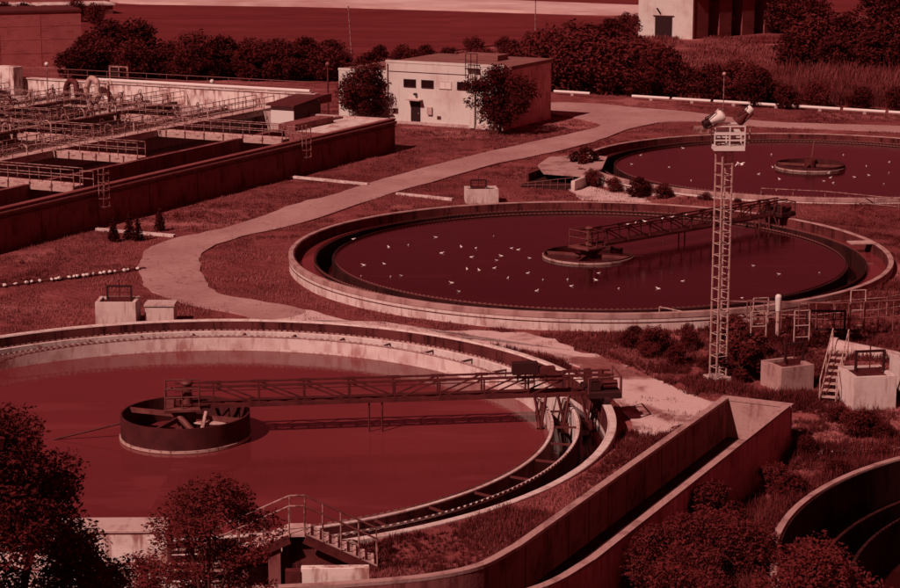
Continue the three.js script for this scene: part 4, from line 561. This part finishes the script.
function tree(label, p, w, h, y0, n, size, mat, s, cat = 'tree', group, lobeN = 26, q0 = 0.3, q1 = 0.48) {
  const t = thing(cat === 'tree' ? 'leafy_tree' : 'shrub', label, cat, p, s, group), L = lobesOf(w, h - y0, y0, lobeN, s, q0, q1);
  part('crown', leafCloud(L, n, size, s), mat[0], t); part('crown', leafCloud(L.map(([a, b, c, r]) => [a * 1.04, b, c * 1.04, r * 1.05]), Math.round(n * 0.45), size * 1.05, s + 1), mat[1], t);
  const br = [tube([[0, -0.4, 0], [w * 0.01, y0 * 0.6, w * 0.01], [0, y0 + (h - y0) * 0.35, 0.05]], Math.max(0.05, h * 0.02), 8, 8)];
  for (let k = 0; k < 7; k++) { const l = L[(k * 3) % L.length]; br.push(tube([[0, y0 * 0.55 + k * 0.05 * h * 0.4, 0], [l[0] * 0.45, lerp(y0, l[1], 0.6), l[2] * 0.45], [l[0], l[1], l[2]]], Math.max(0.025, h * 0.007), 5, 8)); }
  part('trunk', br, M.trunk, t); return t;
}
const LA = [M.leafA, M.leafB], LC = [M.leafC, M.leafA], LD = [M.leafD, M.leafC], LB = [M.leafB, M.leafA];
// round trees at the pump house
tree('round dark tree covering the left part of the pump house front', [-8.0, 0, -187.9], 5.9, 5.3, 0.9, 6500, 0.15, LB, 31, 'tree', 'round trees at the pump house', 40);
tree('round dark tree at the right corner of the pump house', [4.5, 0, -179.6], 6.2, 5.9, 0.9, 6500, 0.15, LB, 32, 'tree', 'round trees at the pump house', 40);
// foreground trees
tree('large dark leafy tree filling the lower left corner', [-10.8, -2.4, -44], 5.4, 13.6, 5.0, 62000, 0.072, LA, 33, 'tree', null, 150, 0.16, 0.3);
tree('loose small leafy tree with thin branches in front of the nearest tank', [-6.75, -2.2, -52], 4.1, 9.0, 4.0, 17000, 0.062, [M.leafD, M.leafA], 34, 'tree', null, 70, 0.16, 0.3);
tree('low leafy treetop between the large tree and the loose small tree', [-8.6, -2.4, -47], 2.6, 8.3, 5.6, 9000, 0.06, LA, 35, 'tree', null, 24);
tree('broad leafy bush in front of the channel at the lower right', [8.7, -1.9, -62.4], 5.6, 4.2, 0.1, 36000, 0.07, [M.leafD, M.leafA], 36, 'shrub', null, 90, 0.2, 0.36);
tree('leafy bush spreading along the bottom edge before the right tank', [10.3, -2.0, -51.6], 5.0, 7.0, 0.6, 34000, 0.07, [M.leafD, M.leafA], 37, 'shrub', null, 70, 0.2, 0.36);
tree('small leafy bush against the outer wall of the channel', [9.3, -1.2, -68.9], 2.4, 2.4, 0.1, 8000, 0.075, LA, 38, 'shrub', null, 20);
tree('low leafy bush in the middle of the bottom edge beside the channel wall', [7.2, -2.0, -57.4], 3.6, 4.2, 0.1, 12000, 0.075, [M.leafD, M.leafA], 39, 'shrub', null, 24);
tree('dark rounded bush at the foot of the floodlight mast', [13.5, 0, -89.0], 1.9, 1.7, 0.1, 2600, 0.10, LB, 40, 'shrub', null, 16);
tree('pale scrubby bush behind the floodlight mast', [14.0, 0, -93.2], 2.6, 1.8, 0.1, 2600, 0.11, LC, 41, 'shrub', null, 16);
tree('reddish shrub beside the covered pit', [10.4, 0, -154.5], 2.6, 2.2, 0.1, 2200, 0.12, LA, 42, 'shrub', null, 16);
// hedgerow and bushes behind, each a copy of one of three shrubs
{
  const S = [0, 1, 2].map((k) => tree('x', [0, 0, 0], 5.2, [4.6, 4.2, 5.0][k], 0.15, 2900, 0.21, [[M.leafA, M.leafB], [M.leafB, M.leafA], [M.leafD, M.leafA]][k], 50 + k, 'shrub', 'x', 60));
  let used = 0;
  const put = (x, z, sc, label, group, kind = Math.floor(rnd() * 3), sy = 1) => { let o; if (!S[kind].userData.used) { o = S[kind]; o.userData = { used: 1, label, category: 'shrub', group }; o.position.set(x, 0, z); o.scale.set(sc, sc * sy, sc); } else { o = copy(S[kind], [x, 0, z], rnd() * 6, label, [sc, sc * sy, sc]); o.userData.group = group; } return o; };
  for (let x = -44; x < -11; x += 1.5) put(x, -231 + rr(-1.5, 1.5) + (x + 44) * 0.1, rr(0.66, 0.95), 'dark shrub in the hedgerow behind the white basin wall', 'hedgerow shrubs behind the basin');
  for (let x = -43; x < -13; x += 3.2) put(x, -236 + rr(-1.5, 1.5), rr(0.8, 1.05), 'dark shrub in the hedgerow behind the white basin wall', 'hedgerow shrubs behind the basin');
  put(-41.4, -239.5, 1.4, 'tall dark tree like shrub right beside the weathered building', 'tall bushes', 1); put(-37.5, -237, 1.25, 'second tall dark shrub right of the weathered building', 'tall bushes 2', 1, 1.15);
  for (const [x, z, s] of [[-9, -224, 0.8], [-4, -222, 0.85], [2, -221, 0.8], [7, -219, 0.95], [9, -240, 0.7], [0, -241, 0.6], [-6, -243, 0.55], [4, -236, 0.6]]) put(x, z, s, 'shrub showing over the flat roof of the pump house', 'shrubs behind the pump house');
  for (const [x, z, s] of [[-3, -250, 0.5], [3, -256, 0.55], [8, -252, 0.6], [11, -258, 0.65], [14, -250, 0.75], [17, -262, 0.7], [20, -255, 0.7], [13, -268, 0.6], [20, -272, 0.6], [7, -262, 0.45], [-9, -255, 0.4], [23, -245, 0.8], [17, -240, 0.9]]) put(x, z, s, 'low scrub bush in the rough ground behind the pump house', 'scrub behind the pump house');
  for (const [x, z, s] of [[2.92, 0.2], [2.78, 0.26], [2.62, 0.22], [2.46, 0.34], [2.34, 0.26], [2.15, 0.2], [2.02, 0.16]].map(([a, q]) => [28.4 + 18.8 * Math.cos(a), -154.3 + 18.8 * Math.sin(a), q])) put(x, z, s, 'small weedy bush at the foot of the wall of the farthest tank', 'weedy bushes at the farthest tank');
  const bit = (x, z, a, b, l, gr) => { const o = put(x, z, rr(a, b), l, gr, Math.floor(rnd() * 3), rr(0.7, 1.1)); o.position.y = height(x, z) - 0.05; return o; };
  for (let k = 0; k < 60; k++) { const x = rr(4, 15.5), z = rr(-103, -88); if (free0(x, z) && !inPoly(x, z, DIRT) && x > 4 + (z + 103) * 0.55) bit(x, z, 0.12, 0.27, 'small scrubby weed clump on the rough ground before the middle tank', 'scrubby weed clumps before the middle tank'); }
  for (let k = 0; k < 60; k++) { const z = rr(-84, -62), x = rr(7, 21); const [d, sd] = chDist(x, z); if (free0(x, z) && sd > 0 && d > 2.2) bit(x, z, 0.12, 0.26, 'small scrubby weed clump between the channel and the right tank', 'scrubby weed clumps beside the channel'); }
  for (const [x, z, s] of [[11.6, -216, 1.25], [14.6, -215, 1.35], [17.5, -213, 1.2], [13, -222, 1.4], [17, -221, 1.45], [20, -217, 1.1], [11, -229, 1.1], [15, -230, 1.25], [19.5, -229, 1.1], [21.5, -224, 0.9]]) put(x, z, s, 'tall dense bush in the thicket right of the pump house', 'thicket right of the pump house', rnd() < 0.7 ? 2 : 0);
  for (const [x, z, s] of [[20.3, -210.5, 0.8], [22.6, -210, 1.15], [24.6, -208.5, 0.8], [27.5, -206.5, 0.8], [30, -206, 0.85], [32.3, -205, 0.72]]) put(x, z, s, 'bush along the pale pipes behind the farthest tank', 'bushes along the pale pipes');
  put(31.2, -201.3, 0.78, 'dark upright bush by the lamp post behind the farthest tank', 'dark bushes by the pipes', 1, 1.15); put(34.0, -198.8, 0.55, 'small dark bush right of the upright one by the pale pipes', 'dark bushes by the pipes 2', 1);
  for (const [x, z] of [[37, -199], [41, -197], [44.5, -195.5]]) put(x, z, 0.55, 'low bush at the foot of the reeds near the right edge', 'low bushes by the reeds');
  for (const [x, z, s] of [[41.5, -240, 1.0], [44.5, -241, 1.3], [48, -241, 1.45], [51.5, -240, 1.4], [55, -239, 1.35], [46, -236, 1.0], [50, -235.5, 1.05], [54, -234.5, 1.0], [58, -238, 1.3]]) put(x, z, s, 'dense dark bush in the big clump at the upper right', 'big clump at the upper right');
  for (const [x, z, s] of [[50, -297, 1.2], [54, -298, 1.2], [64, -296, 1.4], [68, -296, 1.3], [26, -290, 0.7], [23.5, -289, 0.65]]) put(x, z, s, 'far bush near the barn at the top edge', 'far bushes by the barn');
  for (let x = -72; x < -54; x += 4) put(x, -318 + rr(-4, 4), rr(0.5, 0.8), 'far dark bush before the pale sheds at the top left', 'far bushes at the top left');
  S.forEach((s) => { delete s.userData.used; }); scene.children.forEach((c) => { if (c.userData.used) delete c.userData.used; });
}
// saplings by the road bend
for (const [x, z, h, l] of [[-21.6, -124.7, 1.5, 'leftmost small dark conifer sapling by the road bend'], [-20.7, -125.4, 1.7, 'tallest small conifer sapling in the middle of the three'], [-20.1, -125.0, 1.45, 'small conifer sapling right of the tallest one'], [-19.2, -128.7, 1.4, 'small conifer sapling alone behind the pale kerb']]) {
  const t = thing('conifer_sapling', l, 'sapling', [x, 0, z], x, 'conifer saplings'); const L = []; for (let k = 0; k < 8; k++) L.push([0, 0.15 + k / 8 * h, 0, lerp(0.42, 0.1, k / 8), 0.6]); part('crown', leafCloud(L, 900, 0.09, Math.round(-x * 100)), M.leafB, t); part('trunk', bar([0, -0.1, 0], [0, h, 0], 0.04), M.trunk, t);
}
// grass, weeds and reeds
function tuft(blades, h, w, spread, s) { const keep = seed; seed = s; const P = []; for (let i = 0; i < blades; i++) { const a = rnd() * 6.28, r = rnd() * spread, b = rnd() * 6.28, hh = h * rr(0.5, 1.1), lx = Math.cos(b) * hh * rr(0.1, 0.5), lz = Math.sin(b) * hh * rr(0.1, 0.5), x = Math.cos(a) * r, z = Math.sin(a) * r, dx = -Math.sin(b) * w, dz = Math.cos(b) * w; P.push(x - dx, 0, z - dz, x + dx, 0, z + dz, x + lx * 0.4 + dx * 0.7, hh * 0.6, z + lz * 0.4 + dz * 0.7, x - dx, 0, z - dz, x + lx * 0.4 + dx * 0.7, hh * 0.6, z + lz * 0.4 + dz * 0.7, x + lx * 0.4 - dx * 0.7, hh * 0.6, z + lz * 0.4 - dz * 0.7, x + lx * 0.4 - dx * 0.7, hh * 0.6, z + lz * 0.4 - dz * 0.7, x + lx * 0.4 + dx * 0.7, hh * 0.6, z + lz * 0.4 + dz * 0.7, x + lx, hh, z + lz); } seed = keep; const g = new THREE.BufferGeometry(); g.setAttribute('position', new THREE.Float32BufferAttribute(P, 3)); g.computeVertexNormals(); uvM(g); return g; }
const ROADS = smoothPoly(ROAD, true, 3), DIRTS = smoothPoly(DIRT, true, 3);
const free = (x, z) => {
  if (TANKS.some(([a, b]) => Math.hypot(x - a, z - b) < 18.25) || chDist(x, z)[0] < 1.65) return false;
  const [s, t] = toBas(x, z); if (t > -0.5 && t < 58 && s > -6 && s < 76) return false;
  if (x > -13 && x < 11 && z < -178 && z > -200) { const dx = x - 4.9, dz = z + 181.5, lx = dx * 0.884 + dz * 0.468, lz = -dx * 0.468 + dz * 0.884; if (lx < 0.3 && lx > -18.3 && lz < 0.3 && lz > -10.6) return false; }
  return !inPoly(x, z, ROADS);
};
function scatter(name, label, count, g, m, pick, s0, s1, c0, c1) {
  const o = new THREE.InstancedMesh(g, m, count), d = new THREE.Object3D(), col = new THREE.Color(); o.name = numbered(name); let i = 0, guard = 0;
  while (i < count && guard++ < count * 12) { const p = pick(); if (!p) continue; const [x, z, k = 1] = p; d.position.set(x, height(x, z) - 0.02, z); d.rotation.y = rnd() * 6.28; const s = rr(s0, s1) * k; d.scale.set(s, s * rr(0.7, 1.2), s); d.updateMatrix(); o.setMatrixAt(i, d.matrix); const f = clamp(wn(x / 2.2, z / 2.2, 71) * 0.6 + wn(x / 9, z / 9, 72) * 0.6 - 0.25 + rr(-0.15, 0.15)); o.setColorAt(i, col.setRGB(...mix3(c0, c1, f))); i++; }
  o.count = i; o.castShadow = o.receiveShadow = true; o.userData = { kind: 'stuff', label, category: 'grass' }; scene.add(o); return o;
}
const plain = std({ color: [1, 1, 1], roughness: 0.9 });
scatter('lawn_grass', 'short dry grass covering the ground between the tanks', 60000, tuft(6, 0.13, 0.012, 0.16, 901), plain, () => { const z = -60 - 145 * Math.pow(rnd(), 1.1), x = rr(-0.26, 0.26) * -z; return free(x, z) && !inPoly(x, z, DIRTS) && wn(x / 1.7, z / 1.7, 81) + 0.5 * wn(x / 6, z / 6, 82) > 0.58 ? [x, z] : null; }, 0.7, 1.7, [0.060, 0.005, 0.0055], [0.40, 0.125, 0.124]);
const weedy = (x, z) => { const r2 = Math.hypot(x - 8.34, z + 117.1), [d, sd] = chDist(x, z); let k = 0; if (r2 > 18.2 && r2 < 31 && z > -112 && x > 2 && !inPoly(x, z, DIRTS)) k = 0.8; if (x > 9.5 && z > -97 && z < -80 && !inPoly(x, z, DIRTS)) k = 1; if (sd > 0 && z > -80 && z < -52) k = 1.15; if (sd < 0 && d < 8 && z > -79.5 && x > -5) k = 0.75; if (z > -60) k = 1.1; return k; };
scatter('tall_weeds', 'tall tangled weeds around the channel and the valve chambers', 30000, tuft(9, 0.42, 0.014, 0.22, 905), plain, () => { const z = rr(-112, -52), x = rr(-0.26, 0.26) * -z; const k = weedy(x, z); return k && free(x, z) && !inPoly(x, z, DIRTS) && wn(x / 1.3, z / 1.3, 83) > 0.33 ? [x, z, k * (0.5 + wn(x / 2.5, z / 2.5, 84))] : null; }, 0.5, 1.15, [0.055, 0.0055, 0.006], [0.21, 0.043, 0.044]);
scatter('path_weeds', 'sparse weeds on the trodden dirt path', 420, tuft(12, 0.2, 0.014, 0.3, 907), plain, () => { const z = rr(-104, -80), x = rr(-11, 13); return inPoly(x, z, DIRTS) && free(x, z) && wn(x / 1.2, z / 1.2, 85) > 0.58 ? [x, z] : null; }, 0.6, 1.3, [0.09, 0.014, 0.013], [0.25, 0.07, 0.066]);
scatter('reed_bed', 'pale dry reeds before the bushes at the upper right', 16000, tuft(7, 1.9, 0.05, 0.4, 909), plain, () => { const f = rnd(), x = rr(24, 62), z = lerp(-200, -230, f) - (44 - x) * 0.35; return x > 24 + 6 * f ? [x, z, 0.55 + 0.45 * sm(26, 42, x)] : null; }, 0.6, 1.15, [0.085, 0.012, 0.013], [0.25, 0.062, 0.062]);
scatter('meadow_grass', 'rough dry meadow before the barn and the white shed', 14000, tuft(6, 0.6, 0.05, 0.6, 911), plain, () => { const x = rr(-12, 66), z = rr(-288, -226); return x > 10 - sm(-275, -246, z) * 24 && wn(x / 5, z / 3, 87) > 0.4 ? [x, z] : null; }, 0.5, 1.2, [0.13, 0.022, 0.023], [0.32, 0.10, 0.10]);
renderer.render(scene, camera);
